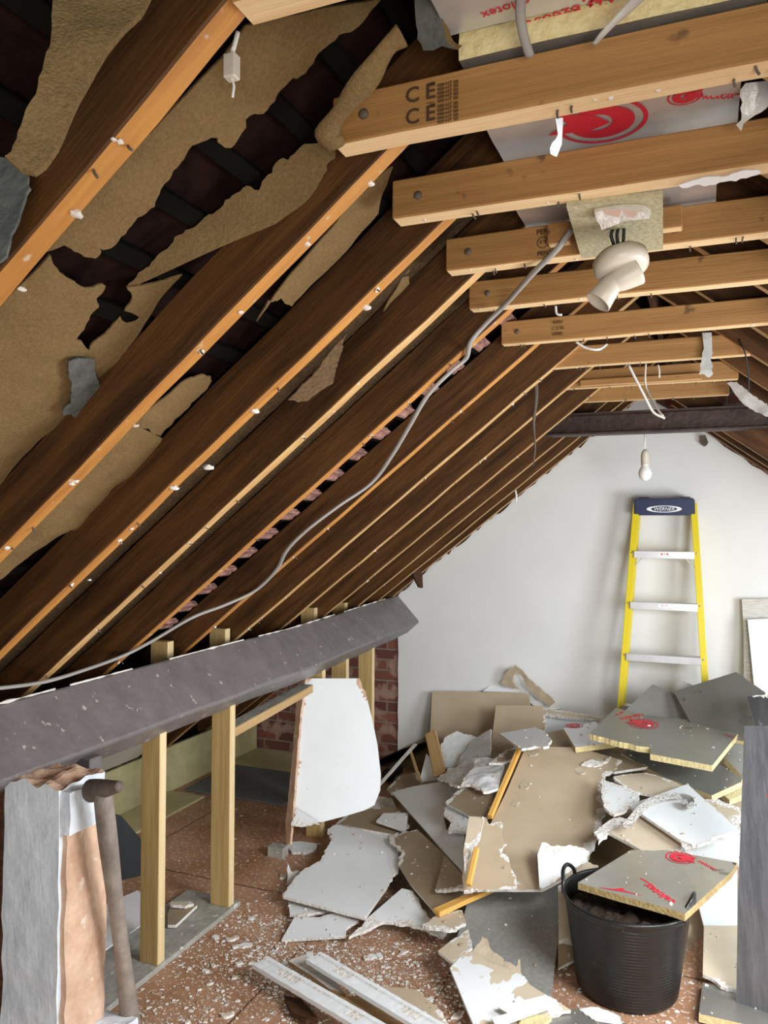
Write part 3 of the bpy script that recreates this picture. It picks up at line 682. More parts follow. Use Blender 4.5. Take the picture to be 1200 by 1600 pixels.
slab('roofing_felt', [(88, -140), (290, -140), (215, 12), (165, 75), (120, 150), (82, 220), (62, 246, 1), (45, 257, 1), (22, 252, 1), (2, 236, 1), (22, 196, 1), (46, 155, 1), (66, 110, 1), (78, 60, 1)], ('felt', 'felt', 'felt', 'felt'), .008,
     refs=[(90, 0, 'y', .66), (220, 0, 'y', .70), (30, 240, 'y', .62)], amp=.004, core=0, wob=.022, bend=lambda p: -.5*p.y*p.y, label='stiff tongue of felt hanging down at the top left corner', cat='roofing felt')
slab('roofing_felt', [(0, 245), (35, 250, 1), (42, 290, 1), (25, 340, 1), (8, 400, 1), (-30, 420), (-30, 250)], ('felt_grey',)*4, .004, refs=[(0, 300, 'y', .80), (30, 300, 'y', .80), (0, 400, 'y', .78)], core=0, wob=.01, label='grey scrap of felt at the left edge below the hanging tongue', cat='roofing felt')
slab('roofing_felt', [(648, -10), (700, -10), (690, 30, 1), (700, 70, 1), (715, 78, 1), (660, 80, 1), (650, 40)], ('felt_grey', 'felt', 'felt', 'felt'), .02, refs=[(650, 0, 'y', 1.15), (700, 0, 'y', 1.15), (660, 80, 'y', 1.2)], core=0, wob=.01, label='dark folded felt beside the left end of the foil boards overhead', cat='roofing felt')
# connector hanging by the second rafter
cn = thing('cable_connector', 'cream cable connector block dangling beside the nearest rafter', 'connector', aY(362, 105, .98))
c0 = aY(362, 105, .98)
box('body', c0-Vector((.010, .009, .018)), c0+Vector((.010, .009, .018)), 'cream_plastic', parent=cn)
tube('wire', [c0+Vector((0, 0, .018)), c0+Vector((.004, 0, .03)), c0+Vector((.010, .0, .05))], .0035, 'cable_white', parent=cn)
tube('wire', [c0-Vector((0, 0, .018)), c0+Vector((.004, 0, -.028)), c0+Vector((.002, .0, -.045))], .002, 'cable_white', parent=cn)

for i, dsc in ((2, 'third and fourth'), (3, 'fourth and fifth'), (5, 'sixth and seventh'), (6, 'seventh and eighth'), (7, 'eighth and ninth'), (8, 'ninth and tenth'), (9, 'tenth and eleventh')):
    y0, y1 = RY[i]+.048, RY[i+1]-.002; xa, xb = -2.9, -.5; z0 = lambda x: under_z(x)+.118*HY
    bm = bmesh.new(); rows = []
    for k in range(41):
        x = xa+(xb-xa)*k/40; rows.append([bm.verts.new((x+.3, y0+(y1-y0)*j/6-y0, z0(x)-z0(xa)-.012*math.sin(math.pi*j/6)+.004*noise.noise(Vector((x*9, j, i))))) for j in range(7)])
    for a, b in zip(rows, rows[1:]):
        for j in range(6): bm.faces.new((a[j], a[j+1], b[j+1], b[j]))
    bmesh.ops.solidify(bm, geom=bm.faces[:], thickness=.003)
    link('roofing_felt', smooth(me_bm(bm)), 'felt_back', mw=Matrix.Translation((-.3, y0, z0(xa))), label='dark intact roofing felt between the %s rafters' % dsc, cat='roofing felt')
for ri, L in ((2, [(272, 762, 1.6), (325, 730, 1.7), (398, 642, 1.5), (572, 480, 1.6), (205, 826, .8), (140, 906, .7)]), (1, [(212, 665, .8), (118, 752, .9), (112, 756, .9), (376, 488, .8), (579, 287, 1.0), (480, 381, .9)]), (0, [(120, 334, 1.3), (178, 218, .5), (35, 452, .8)]), (3, [(250, 895, .7)])):
    ro = bpy.data.objects['rafter' if ri == 0 else 'rafter.%03d' % ri]
    for (x, y, sc_) in L:
        p = aR(x, y, -.001); mwn = Matrix.Translation(p) @ Matrix.Rotation(random.random()*6, 4, 'Z') @ Matrix.Scale(sc_, 4)
        me = nib_me.copy(); me.materials.clear()
        link('plaster_nib', me, 'chip_white', parent=ro, mw=mwn)
# pink tile nibs between the fifth and sixth rafters
nb = bmesh.new(); bmesh.ops.create_cube(nb, size=1); bmesh.ops.subdivide_edges(nb, edges=nb.edges[:], cuts=3, use_grid_fill=True)
for v in nb.verts: v.co = Vector((v.co.x*.052, v.co.y*.40, v.co.z*.02))+noise.noise_vector(v.co*5)*.006
nb_me = me_bm(nb); nb_me.materials.append(MAT['tile_pink'])
for i in range(17):
    xx = -2.18+i*.1; o = bpy.data.objects.new('tile_nib', nb_me); COL.objects.link(o); o.location = (xx, 2.69, under_z(xx)+.128*HY); o.rotation_euler = (0, -.55, 0)
    tag(o, 'pink underside of a roof tile showing in the gap beside the fifth rafter', 'roof tile', 'pink tile undersides in the gap beside the fifth rafter')

# ------------------------------------------------------------------ foil insulation boards lying above the ties
def ibox(name, x0, x1, y0, y1, z0, t, m, **k):
    bm = bmesh.new(); bmesh.ops.create_cube(bm, size=1); bmesh.ops.subdivide_edges(bm, edges=bm.edges[:], cuts=5, use_grid_fill=True)
    c = Vector(((x0+x1)/2, (y0+y1)/2, z0))
    for v in bm.verts: v.co = Vector((v.co.x*(x1-x0), v.co.y*(y1-y0), (v.co.z+.5)*t)) + noise.noise_vector(Vector((v.co.x*9, v.co.y*9, v.co.z)))*.003
    bm.normal_update()
    for f in bm.faces:
        if abs(f.normal.z) < .5: f.material_index = 1
    return link(name, me_bm(bm), m, mw=Matrix.Translation(c), **k)
i1 = ibox('insulation_board', -.385, .10, .96, 1.215, 2.512, .05, ('foil_white', 'foam'), label='foil-faced insulation board with red print overhead, between the two nearest ties', cat='insulation board')
i2 = ibox('insulation_board', -.372, .08, 1.225, 1.345, 2.475, .045, ('foil_dull', 'foam'), label='insulation board lying on the lowest-hanging tie, its long yellow foam edge towards the camera', cat='insulation board')
i3 = ibox('insulation_board', -.40, .055, 1.405, 1.70, 2.495, .05, ('foil_white', 'foam'), label='foil board with a large red ring printed on it, above the second gap between ties', cat='insulation board')
i4 = ibox('insulation_board', -.425, .02, 1.765, 2.04, 2.478, .05, ('foil_white', 'foam'), label='white foil board showing either side of the chipboard plate', cat='insulation board')
dn = Vector((0, 0, -1))
def up_text(par, s, x, y, z, size, xd=(-1, .12, 0)): text('printed_lettering', s, size, aZ(x, y, z), xd, dn, 'red_print', par, sx=1)
up_text(i1, 'celotex', 790, 12, 2.512, .026); up_text(i1, '01473 820850', 905, 12, 2.512, .030); up_text(i1, 'www.', 960, -8, 2.512, .04); up_text(i1, 'thermal insulation', 860, 28, 2.512, .012)
logo(i3, aZ(940, 190, 2.495), (1, .3, 0), dn, .085)
logo(i3, aZ(1070, 150, 2.495), (-1, .1, 0), dn, .03)
up_text(i3, 'www.', 1120, 152, 2.495, .026, (-1, -.35, 0)); up_text(i3, 'celotex.co.uk', 1150, 147, 2.495, .010, (-1, -.35, 0))
# loose strips and cables overhead
tube('vapour_tape', [aY(1005, -10, 1.15), aY(975, 20, 1.17), aY(945, 50, 1.18), aY(928, 70, 1.2)], lambda t: .011-.007*t, 'plastic_film', 8, 6, .25, label='torn strip of translucent tape hanging above the stamped tie', cat='tape')
slab('plastic_film', [(1165, 130), (1210, 125), (1205, 150, 1), (1180, 180, 1), (1158, 205, 1), (1150, 195, 1), (1160, 160, 1)], ('plastic_film',)*4, .002, refs=[(1165, 130, 'y', 1.5), (1200, 130, 'y', 1.5), (1158, 205, 'y', 1.53)], core=0, wob=.02, label='crumpled clear plastic film at the right edge above the second tie', cat='plastic film')
slab('foil_flap', [(868, 185), (880, 184), (878, 225), (870, 245, 1), (860, 232, 1), (872, 210)], ('foil_white',)*4, .002, refs=[(868, 190, 'y', 1.40), (880, 184, 'y', 1.41), (870, 245, 'y', 1.46)], core=0, wob=.006, label='narrow flap of torn foil hanging beside the red printed ring', cat='foil')
tube('cable', [aY(815, -20, 1.1), aY(813, 20, 1.14), aY(818, 55, 1.17), aY(828, 88, 1.20)], .0075, 'cable_grey', 8, 8, .6, label='short grey cable hanging over the insulation edge overhead', cat='cable')
# long grey cable down the rafters
cp = [(893, 360), (868, 392), (830, 430), (790, 475), (757, 508), (735, 535), (728, 560), (705, 580), (668, 618), (640, 665), (612, 712), (580, 755), (530, 790), (480, 828), (448, 860), (432, 890), (400, 922), (352, 945), (300, 965), (235, 1003)]
CP = []
for i, (x, y) in enumerate(cp):
    if i < 4: CP.append(aY(x, y, (1.90, 1.93, 2.02, 2.27)[i]))
    else: CP.append(aR(x, y, -.014))
for (x, y) in ((190, 1028), (130, 1050), (70, 1068), (0, 1078), (-60, 1082)): CP.append(aX(x, y, -2.03)+Vector((0, 0, .006)))
tube('cable', CP, .0085, 'cable_grey', 10, 8, .75, label='long grey cable running from the lampholder plate down across the rafters to the purlin', cat='cable')
tube('cable', [aY(900, 534, 3.0), aY(915, 543, 3.0), aY(935, 546, 3.0), aY(948, 538, 3.05)], .005, 'cable_white', 8, 6, label='short white cable end looping under the tie with the small stamp', cat='cable')
tube('cable', [aY(868, 478, 2.6), aY(870, 490, 2.6), aY(878, 492, 2.6)], .004, 'cable_white', 8, 6, label='tiny white wire end hanging behind the fourth tie', cat='cable')
tube('cable', [aY(982, 570, 3.5), aY(992, 590, 3.5), aY(1005, 615, 3.5), aY(1020, 643, 3.5), aY(1036, 652, 3.5), aY(1039, 653, 3.5)], .0055, 'cable_white', 8, 6, label='thick white cable tail dangling in front of the steel beam', cat='cable')
tube('cable', [aY(1009, 568, 3.6), aY(1008, 590, 3.6), aY(1011, 610, 3.6), aY(1028, 640, 3.52), aY(1036, 650, 3.5)], .0045, 'cream_plastic', 8, 6, label='thinner twisted cable beside the white cable tail', cat='cable')
tube('cable', [aY(1028, 570, 3.7), aY(1030, 580, 3.7), aY(1030, 590, 3.7)], .005, 'cream_plastic', 8, 4, label='short cable stub right of the dangling white tail', cat='cable')
tube('cable', [aY(1155, 530, 3.3), aY(1165, 555, 3.3), aY(1170, 590, 3.4), aY(1170, 612, 3.5)], .003, 'cable_black', 6, 6, label='thin black wire hanging past the right ends of the far ties', cat='cable')
slab('film_strip', [(1097, 520), (1112, 520), (1113, 548, 1), (1110, 562, 1), (1114, 585, 1), (1108, 590, 1), (1092, 586, 1), (1097, 560, 1), (1100, 545)], ('plastic_film',)*4, .003, refs=[(1097, 520, 'y', 3.30), (1112, 520, 'y', 3.30), (1100, 585, 'y', 3.30)], core=0, wob=.02, label='crumpled strip of white film draped over a far tie', cat='plastic film')
slab('film_strip', [(1134, 600, 1), (1150, 597, 1), (1175, 615, 1), (1205, 640, 1), (1200, 650, 1), (1165, 632, 1), (1148, 615, 1)], ('plastic_film', 'plastic_film', 'plastic_film', 'plastic_film'), .003, refs=[(1134, 600, 'y', 4.0), (1175, 615, 'y', 4.0), (1165, 632, 'y', 4.05)], core=0, wob=.03, label='loose white film caught on the right slope above the steel beam', cat='plastic film')
tube('cobweb_strand', [aY(836, 585, 3.6), aY(838, 620, 3.6), aY(834, 660, 3.62), aY(836, 700, 3.62), aY(833, 728, 3.62)], lambda t: .010*(1-t)+.002, 'dust', 6, 6, label='dusty cobweb hanging left of the steel beam end', cat='cobweb')
tube('splinter', [aY(805, 765, 4.6), aY(807, 775, 4.6), aY(806, 784, 4.6)], .006, 'chip_white', 6, 3, label='small white splinter hanging from the rafters near the gable wall', cat='splinter')
slab('peeling_paper', [(1060, 290), (1100, 278, 1), (1175, 266, 1), (1190, 268, 1), (1150, 283, 1), (1100, 292, 1), (1075, 294, 1)], ('paper_white',)*4, .002, refs=[(1060, 290, 'y', 1.575), (1175, 268, 'y', 1.575), (1100, 294, 'y', 1.59)], core=0, wob=.004, label='strip of white ceiling paper still stuck to the second tie', cat='paper strip')
slab('torn_lath', [(802, 682), (822, 668, 1), (842, 652, 1), (856, 640, 1), (850, 652, 1), (830, 672, 1), (815, 683)], ('pine_lit',)*4, .02, refs=[(802, 682, 'y', 4.3), (822, 668, 'y', 4.3), (830, 690, 'y', 4.35)], core=0, wob=.01, label='pale split lath sticking out at the left end of the steel beam', cat='lath')
# pendant bulb in front of the gable
pb = thing('pendant_lamp', 'white bare bulb hanging on a short flex below the steel beam', 'lamp', aY(1008, 738, 4.56))
B0 = aY(1008, 738, 4.56)
tube('flex', [Vector((B0.x, B0.y, 2.228)), aY(1007, 702, 4.56)], .004, 'cable_white', parent=pb, n=2)
link('lamp_cap', lathe_mesh([(.006, .075), (.014, .068), (.021, .055), (.023, .030), (.022, -.005), (.024, -.010), (.0, -.012)][::-1], 24), 'cream_plastic', parent=pb, mw=Matrix.Translation(aY(1008, 718, 4.56)-Vector((0, 0, .02))))
link('bulb', lathe_mesh([(.0, -.048), (.016, -.044), (.030, -.030), (.036, -.008), (.033, .010), (.022, .030), (.014, .045), (.0, .046)], 32), 'bulb_glass', parent=pb, mw=Matrix.Translation(B0))
# dark wedge sticking out of the rafters by the wall, and a dark lump on the gable top
slab('hanging_offcut', [(645, 874), (654, 878), (660, 898), (661, 918), (655, 917), (646, 900)], ('dark_wood',)*4, .03, refs=[(645, 874, 'y', 5.1), (661, 918, 'y', 5.1), (654, 878, 'y', 5.12)], core=0, label='dark wooden offcut hanging from the rafters in front of the white wall', cat='timber offcut')
slab('mortar_lump', [(1094, 682, 1), (1101, 680), (1106, 692, 1), (1100, 698, 1), (1093, 690, 1)], ('dust',)*4, .02, refs=[(1094, 682, 'y', 5.25), (1106, 692, 'y', 5.25), (1100, 700, 'y', 5.26)], core=0, label='small grey lump stuck at the top of the gable wall', cat='mortar lump')

# ------------------------------------------------------------------ stepladder
LB = Vector((-.245, 4.96, 0)); LT = Vector((-.243, 5.225, 1.90))   # leans closed against the wall
lad = thing('stepladder', 'yellow stepladder with grey steps and blue top leaning against the white gable wall', 'ladder', LB)
lu = (LT-LB).normalized(); lx = Vector((1, 0, 0)); ln = lx.cross(lu).normalized()   # ln points to the back (+Y)
if ln.y < 0: ln = -ln
LL = 1.895
def lp(s, u, b=0): return LB+lu*s+lx*u+ln*b
def half(s): return .281-.115*s/LL
def chan(name, p, q, w, d, m, side):
    """C channel rail: web towards the outside"""
    return beam(name, p, q, w, d, m, up=-ln, parent=lad, wob=0, segs=1, bev=.002)
for sd in (-1, 1):
    chan('front_rail', lp(0, sd*half(0)), lp(LL-.02, sd*half(LL)), .038, .062, 'ladder_yellow', sd)
    beam('rear_rail', lp(.04, sd*(half(0)-.008), .050), lp(LL-.05, sd*(half(LL)-.008), .045), .022, .025, 'ladder_yellow', up=ln, parent=lad, wob=0, segs=1)
    beam('spreader_bar', lp(.72, sd*(half(.72)+.017), .01), lp(1.24, sd*(half(1.24)+.02), .01), .004, .02, 'aluminium', up=-ln, parent=lad, wob=0, segs=1)
for k in range(1, 6):
    s = .312*k+.015
    h = half(s)
    y = lp(s, 0)
    st = beam('step', Vector((LB.x-h+.012, y.y-.035, y.z)), Vector((LB.x+h-.012, y.y-.035, y.z)), .085, .008, 'aluminium', parent=lad, wob=0, segs=1, bev=.001)
    beam('step_front', Vector((LB.x-h+.012, y.y-.076, y.z-.034)), Vector((LB.x+h-.012, y.y-.076, y.z-.034)), .004, .044, 'aluminium', parent=st, wob=0, segs=1, bev=.001)
    for sd in (-1, 1):
        link('rivet', lathe_mesh([(.0, 0), (.006, 0), (.005, .003), (.0, .004)], 10), 'aluminium', parent=lad, mw=Matrix.Translation(lp(s-.01, sd*(h-.001), -.0645)) @ Matrix.Rotation(math.pi/2, 4, 'X'))
    if k >= 4:
        box('step_label', (LB.x-.03, y.y-.0795, y.z-.016), (LB.x+.04, y.y-.0785, y.z+.004), 'white_print', parent=lad, bev=0)
        text('printed_lettering', '\u25B2 0 \u25B2' if k == 5 else 'A \u2022 5', .016, (LB.x+.005, y.y-.0796, y.z-.006), (1, 0, 0), (0, -1, 0), 'red_print', lad)
    if k == 5:
        for sd in (-1, 1):
            beam('gusset_brace', Vector((LB.x+sd*(h-.075), y.y-.05, y.z-.02)), Vector((LB.x+sd*(h-.012), y.y-.05, y.z-.09)), .03, .006, 'aluminium', parent=lad, wob=0, segs=1)
tp = LB+lu*(LL-.005)
def top_mesh():
    bm = bmesh.new(); P = [(-.178, -.045), (.178, -.045), (.172, .06), (-.172, .06)]
    a = [bm.verts.new((x, y, 0)) for x, y in P]; b = [bm.verts.new((x*.985, y, .105)) for x, y in P]
    bm.faces.new(a[::-1]); bm.faces.new(b)
    for i in range(4): bm.faces.new((a[i], a[(i+1) % 4], b[(i+1) % 4], b[i]))
    bmesh.ops.recalc_face_normals(bm, faces=bm.faces[:])
    bmesh.ops.bevel(bm, geom=bm.edges[:], offset=.008, segments=2, affect='EDGES'); return me_bm(bm)
TM = Vector((LB.x, 5.185, 1.790))
top = link('top_cap', top_mesh(), 'ladder_blue', parent=lad, mw=Matrix.Translation(TM))
for sd in (-1, 1):
    box('cap_hook', TM+Vector((sd*.12-.03, -.03, .104)), TM+Vector((sd*.12+.03, .03, .112)), 'black_rubber', parent=top)
Mf = Matrix.Translation(TM+Vector((0, -.0458, .038))) @ Matrix.Rotation(math.pi/2, 4, 'X')
link('badge', ring_mesh(.0, .02, 5.1, 1.05), 'white_print', parent=top, mw=Mf)
link('badge_field', ring_mesh(.0, .0165, 4.6, 1.0), 'ladder_blue', parent=top, mw=Matrix.Translation((0, -.0005, 0)) @ Mf)
text('printed_lettering', 'WERNER', .030, TM+Vector((0, -.0472, .0375)), (1, 0, 0), (0, -1, 0), 'white_print', top, shear=.18)

# ------------------------------------------------------------------ white painted boards by the gable, right edge
slab('painted_board', [(1159, 936), (1215, 936), (1215, 1110), (1168, 1088), (1163, 1080), (1162, 985)], ('weathered_white',)*4, .022, refs=[(1159, 936, 'y', 5.24), (1215, 936, 'y', 5.24), (1165, 1080, 'y', 5.16)], core=0, label='weathered white painted board leaning on the gable wall at the right edge', cat='board')
slab('painted_board', [(1168, 968), (1215, 966), (1215, 1100), (1192, 1085), (1178, 1070)], ('white_board',)*4, .02, refs=[(1168, 968, 'y', 5.17), (1215, 966, 'y', 5.17), (1178, 1070, 'y', 5.10)], core=0, label='smoother white board leaning in front of the weathered one at the right edge', cat='board')

# ------------------------------------------------------------------ rubble heap: fine rubble under the boards
HX = [x for x in range(450, 1231, 26)]; HYp = [y for y in range(1120, 1570, 22)]
bm = bmesh.new(); grid = {}
for x in HX:
    for y in HYp:
        z = max(-.02, zb(x, y)-.085); 
        if x < 620 or (x < 700 and y < 1230): z = min(z, -.01)
        p = aZ(x, y, z); p.y = min(p.y, GY-.03); p += noise.noise_vector(p*7)*.018
        grid[x, y] = bm.verts.new(p)
for a, b in zip(HX, HX[1:]):
    for c, d in zip(HYp, HYp[1:]): bm.faces.new((grid[a, c], grid[a, d], grid[b, d], grid[b, c]))
bmesh.ops.recalc_face_normals(bm, faces=bm.faces[:])
link('rubble_heap', smooth(me_bm(bm)), 'tan_paper_deep', kind='stuff', label='crushed plaster and paper heaped up under the broken boards', cat='rubble')

# ------------------------------------------------------------------ big white board leaning on the rail
WL = [('', '', 'p', aZ(452, 1292, .02)), ('', '', 'p', aZ(585, 1262, .02))]
b0, b1 = WL[0][3], WL[1][3]
topP = aX(478, 1062, (b0.x)-.03)
lb = slab('leaning_plasterboard', [(477, 1062, 1), (482, 1060), (562, 1060, 1), (572, 1085), (583, 1130), (590, 1165), (595, 1210), (594, 1235), (585, 1258), (570, 1266), (540, 1275), (505, 1284), (468, 1288, 1), (455, 1285, 1), (462, 1215, 1), (463, 1150, 1), (470, 1100, 1)],
     ('white_board', 'tan_paper', 'gypsum', 'raw_plaster'), .012, refs=[(452, 1292, 'y', 3.62), (590, 1250, 'y', 3.82), (480, 1062, 'y', 3.86)], amp=.010, core=.014, label='large white plasterboard piece standing upright against the rail end', cat='plasterboard')
slab('torn_edge', [(466, 1070, 1), (477, 1062, 1), (470, 1110, 1), (464, 1180, 1), (460, 1240, 1), (453, 1320, 1), (447, 1318, 1), (446, 1285, 1), (456, 1190, 1), (462, 1110, 1)], ('raw_plaster', 'raw_plaster', 'raw_plaster', 'raw_plaster'), .012,
     refs=[(450, 1300, 'y', 3.60), (455, 1300, 'y', 3.585), (470, 1062, 'y', 3.84)], amp=.004, core=0, parent=lb)
slab('plaster_flap', [(455, 1290, 1), (462, 1262), (500, 1288, 1), (470, 1292)], WB, .01, refs=[(455, 1290, 'y', 3.58), (500, 1288, 'y', 3.62), (462, 1262, 'y', 3.63)], label='small white flap at the foot of the upright plasterboard', cat='plasterboard')
box('wood_block', (aZ(466, 1303, 0).x, 3.60, 0), (aZ(466, 1303, 0).x+.09, 3.66, .055), 'concrete', label='small dusty block under the foot of the upright plasterboard', cat='timber block')

# ------------------------------------------------------------------ broken boards of the heap, back to front
def pb_(px, m, lift, label, cat='plasterboard', name='plasterboard_piece', **k): return slab(name, px, m, lift=lift, label=label, cat=cat, **k)
pb_([(675, 1080), (815, 1082), (828, 1090), (829, 1160), (820, 1200), (670, 1200)], TB, 0, 'tall brown-faced board standing against the gable wall, leftmost of the heap', refs=[(675, 1080, 'y', 5.24), (820, 1082, 'y', 5.24), (670, 1200, 'y', 5.05)], amp=.004)
pb_([(754, 1080), (770, 1068), (785, 1068, 1), (800, 1042, 1), (818, 1050, 1), (838, 1078, 1), (862, 1092, 1), (878, 1107), (848, 1112, 1), (826, 1096, 1), (822, 1083)], WB, 0, 'jagged white piece peaking behind the brown board by the wall', refs=[(754, 1080, 'y', 5.27), (878, 1107, 'y', 5.27), (790, 1100, 'y', 5.24)], core=.02)
slab('torn_paper', [(783, 1067, 1), (796, 1045, 1), (804, 1040), (816, 1048, 1), (830, 1063, 1), (868, 1097), (858, 1105, 1), (838, 1087, 1), (826, 1075, 1), (818, 1060, 1), (806, 1050, 1), (800, 1066, 1), (812, 1078, 1), (790, 1074, 1)], ('tan_paper',)*4, .003, refs=[(783, 1067, 'y', 5.24), (868, 1097, 'y', 5.22), (804, 1040, 'y', 5.21)], core=0, wob=.012, label='curled brown paper peak hanging on the jagged white piece', cat='torn paper')
pb_([(853, 1115), (935, 1123), (940, 1140), (885, 1165), (853, 1150)], WB, 0, 'white board lying under the red-printed foil boards near the wall', refs=[(853, 1115, 'y', 5.10), (935, 1123, 'y', 5.1), (880, 1160, 'y', 4.9)], amp=.004)
pb_([(850, 1107, 1), (878, 1110, 1), (940, 1120), (935, 1126, 1), (885, 1121, 1), (852, 1116)], TP, 0, 'long thin splinter of board edge lying by the wall', refs=[(850, 1107, 'y', 5.08), (940, 1120, 'y', 5.05), (885, 1121, 'y', 5.0)])
pb_([(775, 1102), (848, 1103), (852, 1120, 1), (855, 1150), (835, 1168), (764, 1190)], TB, 0, 'smaller brown board standing in front of the tall brown one', refs=[(775, 1102, 'y', 4.98), (848, 1103, 'y', 4.98), (764, 1190, 'y', 4.82)], amp=.004)
pb_([(695, 1152, 1), (714, 1142, 1), (745, 1152), (722, 1180, 1), (706, 1203, 1), (692, 1198, 1), (688, 1165, 1)], WB, .01, 'white crumbly piece right of the light wood block', refs=[(714, 1145, 'y', 4.9), (745, 1152, 'y', 4.9), (700, 1200, 'y', 4.62)], wob=.012)
pb_([(712, 1200, 1), (722, 1175, 1), (735, 1156, 1), (768, 1140), (765, 1180), (745, 1190, 1), (728, 1203, 1)], WB, .01, 'white piece fanned out left of the smaller standing brown board', refs=[(735, 1156, 'y', 4.85), (768, 1140, 'y', 4.88), (718, 1200, 'y', 4.5)], wob=.012)
pb_([(655, 1222), (666, 1178, 1), (680, 1185), (683, 1218)], WB, .0, 'narrow white sliver left of the light wood block', refs=[(655, 1222, 'y', 4.45), (683, 1218, 'y', 4.45), (668, 1178, 'y', 4.6)])
beam('wood_block', aY(674, 1146, 4.62), aY(689, 1212, 4.40), .072, .022, 'tan_wood', up=(0, -1, .3), label='light wood block standing on end at the left of the heap', cat='timber block')
pb_([(683, 1216, 1), (700, 1202, 1), (718, 1196, 1), (738, 1186, 1), (748, 1180), (752, 1200), (735, 1222, 1), (715, 1230, 1), (700, 1222, 1)], WB, .02, 'white piece with grey tear lines below the light wood block', wob=.02, core=.03)
pb_([(720, 1224, 1), (738, 1200, 1), (742, 1186, 1), (762, 1180, 1), (790, 1188), (786, 1205), (778, 1232), (755, 1236, 1), (735, 1225, 1)], WB, .05, 'white crumpled piece above the brown triangular fragment', wob=.02, core=.02)
pb_([(764, 1192, 1), (790, 1172, 1), (812, 1165), (802, 1185), (785, 1192, 1)], TD, .05, 'small brown fragment under the white plate with the torn right edge')
pb_([(825, 1164), (850, 1146), (880, 1140, 1), (905, 1164), (1000, 1186, 1), (1012, 1198), (960, 1206), (890, 1188)], TB, .0, 'brown board lying behind the top edge of the largest brown board', amp=.005)
pb_([(780, 1146), (838, 1136, 1), (852, 1144, 1), (862, 1156, 1), (855, 1166, 1), (838, 1166, 1), (815, 1170), (800, 1160)], WB, .09, 'white plate with torn right edge resting over the yellow batten end', core=.012)
pb_([(612, 1238, 1), (640, 1230, 1), (700, 1219), (716, 1230, 1), (704, 1244, 1), (696, 1256, 1), (693, 1275, 1), (697, 1296, 1), (724, 1302), (724, 1352), (722, 1362)], WB, .02, 'long white board with a sharp diagonal lower edge left of the heap centre', core=.01, refs=[(614, 1240, 'z', .17), (720, 1230, 'z', .31), (722, 1360, 'z', .20)])
pb_([(693, 1262, 1), (700, 1256), (735, 1272), (735, 1300, 1), (712, 1298, 1), (700, 1300, 1), (706, 1284, 1), (694, 1275, 1)], WB, .06, 'white scrap with torn lower edge under the brown triangular fragment', core=.015, refs=[(693, 1262, 'z', .30), (735, 1272, 'z', .32), (715, 1298, 'z', .27)])
pb_([(696, 1254, 1), (712, 1238, 1), (738, 1222, 1), (778, 1236), (770, 1262, 1), (763, 1277), (735, 1275)], TD, .08, 'brown triangular fragment near the upper end of the long yellow batten', refs=[(696, 1254, 'z', .335), (778, 1236, 'z', .40), (745, 1275, 'z', .335)])
pb_([(525, 1287, 1), (548, 1268, 1), (588, 1262), (622, 1262, 1), (640, 1290), (615, 1304)], TD, .01, 'dusty brown piece behind the top edge of the big white floor board', amp=.006)
pb_([(588, 1282), (600, 1270, 1), (638, 1270), (634, 1298)], WB, .03, 'pale grey-white corner piece behind the big white floor board', amp=.004)
pb_([(608, 1308, 1), (630, 1300, 1), (652, 1296), (724, 1362), (724, 1396), (686, 1432), (668, 1412), (640, 1380), (622, 1350, 1), (628, 1330, 1), (612, 1318, 1)], TD, .035, 'brown board strewn with crumbs below the long white diagonal one', refs=[(612, 1310, 'z', .13), (724, 1362, 'z', .18), (686, 1432, 'z', .11)])
pb_([(694, 1336), (723, 1366), (723, 1388, 1), (700, 1391, 1), (680, 1391)], TD, .05, 'small brown wedge beside the left edge of the torn brown board', refs=[(694, 1336, 'z', .20), (723, 1366, 'z', .20), (680, 1391, 'z', .15)])
CB = pb_([(822, 1166), (905, 1168), (972, 1188, 1), (955, 1207, 1), (942, 1218, 1), (942, 1245, 1), (948, 1262, 1), (938, 1290, 1), (930, 1318, 1), (920, 1340, 1), (905, 1360), (848, 1390), (740, 1390), (760, 1300), (790, 1240)], TB, .0,
     'largest brown board, sloping down the middle of the heap', refs=[(822, 1166, 'z', .53), (972, 1188, 'z', .50), (800, 1390, 'z', .20)], core=.018, amp=.01)
pb_([(734, 1276), (760, 1278), (764, 1288, 1), (783, 1284, 1), (784, 1300, 1), (792, 1318, 1), (783, 1330, 1), (797, 1350, 1), (806, 1368, 1), (808, 1387, 1), (780, 1389, 1), (725, 1394), (722, 1372)], TB, .02,
    'torn brown board lying over the lower left of the largest one', refs=[(740, 1280, 'z', .395), (783, 1284, 'z', .395), (770, 1390, 'z', .222)], core=.008, amp=.008)
pb_([(733, 1276), (757, 1277), (750, 1310, 1), (736, 1330, 1), (726, 1362), (724, 1330)], ('tan_paper_pale', 'white_board', 'gypsum', 'gypsum'), .02, 'pale strip with white core showing left of the short yellow batten', refs=[(733, 1276, 'z', .415), (757, 1277, 'z', .415), (726, 1362, 'z', .28)], core=.02)
beam('timber_batten', onplane(CB, 815, 1166)[0]+Vector((0, 0, .002)), onplane(CB, 766, 1281)[0]+Vector((0, 0, .002)), .024, .026, 'batten_yellow', label='long yellow batten lying along the left edge of the largest brown board', cat='batten')
beam('timber_batten', aZ(746, 1328, .34), aZ(733, 1386, .236), .022, .026, 'batten_yellow', label='short yellow batten near the bottom of the torn brown board', cat='batten')
beam('timber_batten', aZ(682, 1430, .125), aZ(775, 1388, .155), .045, .02, ('batten_yellow'), label='orange batten poking out from under the brown boards above the grey panel', cat='batten')
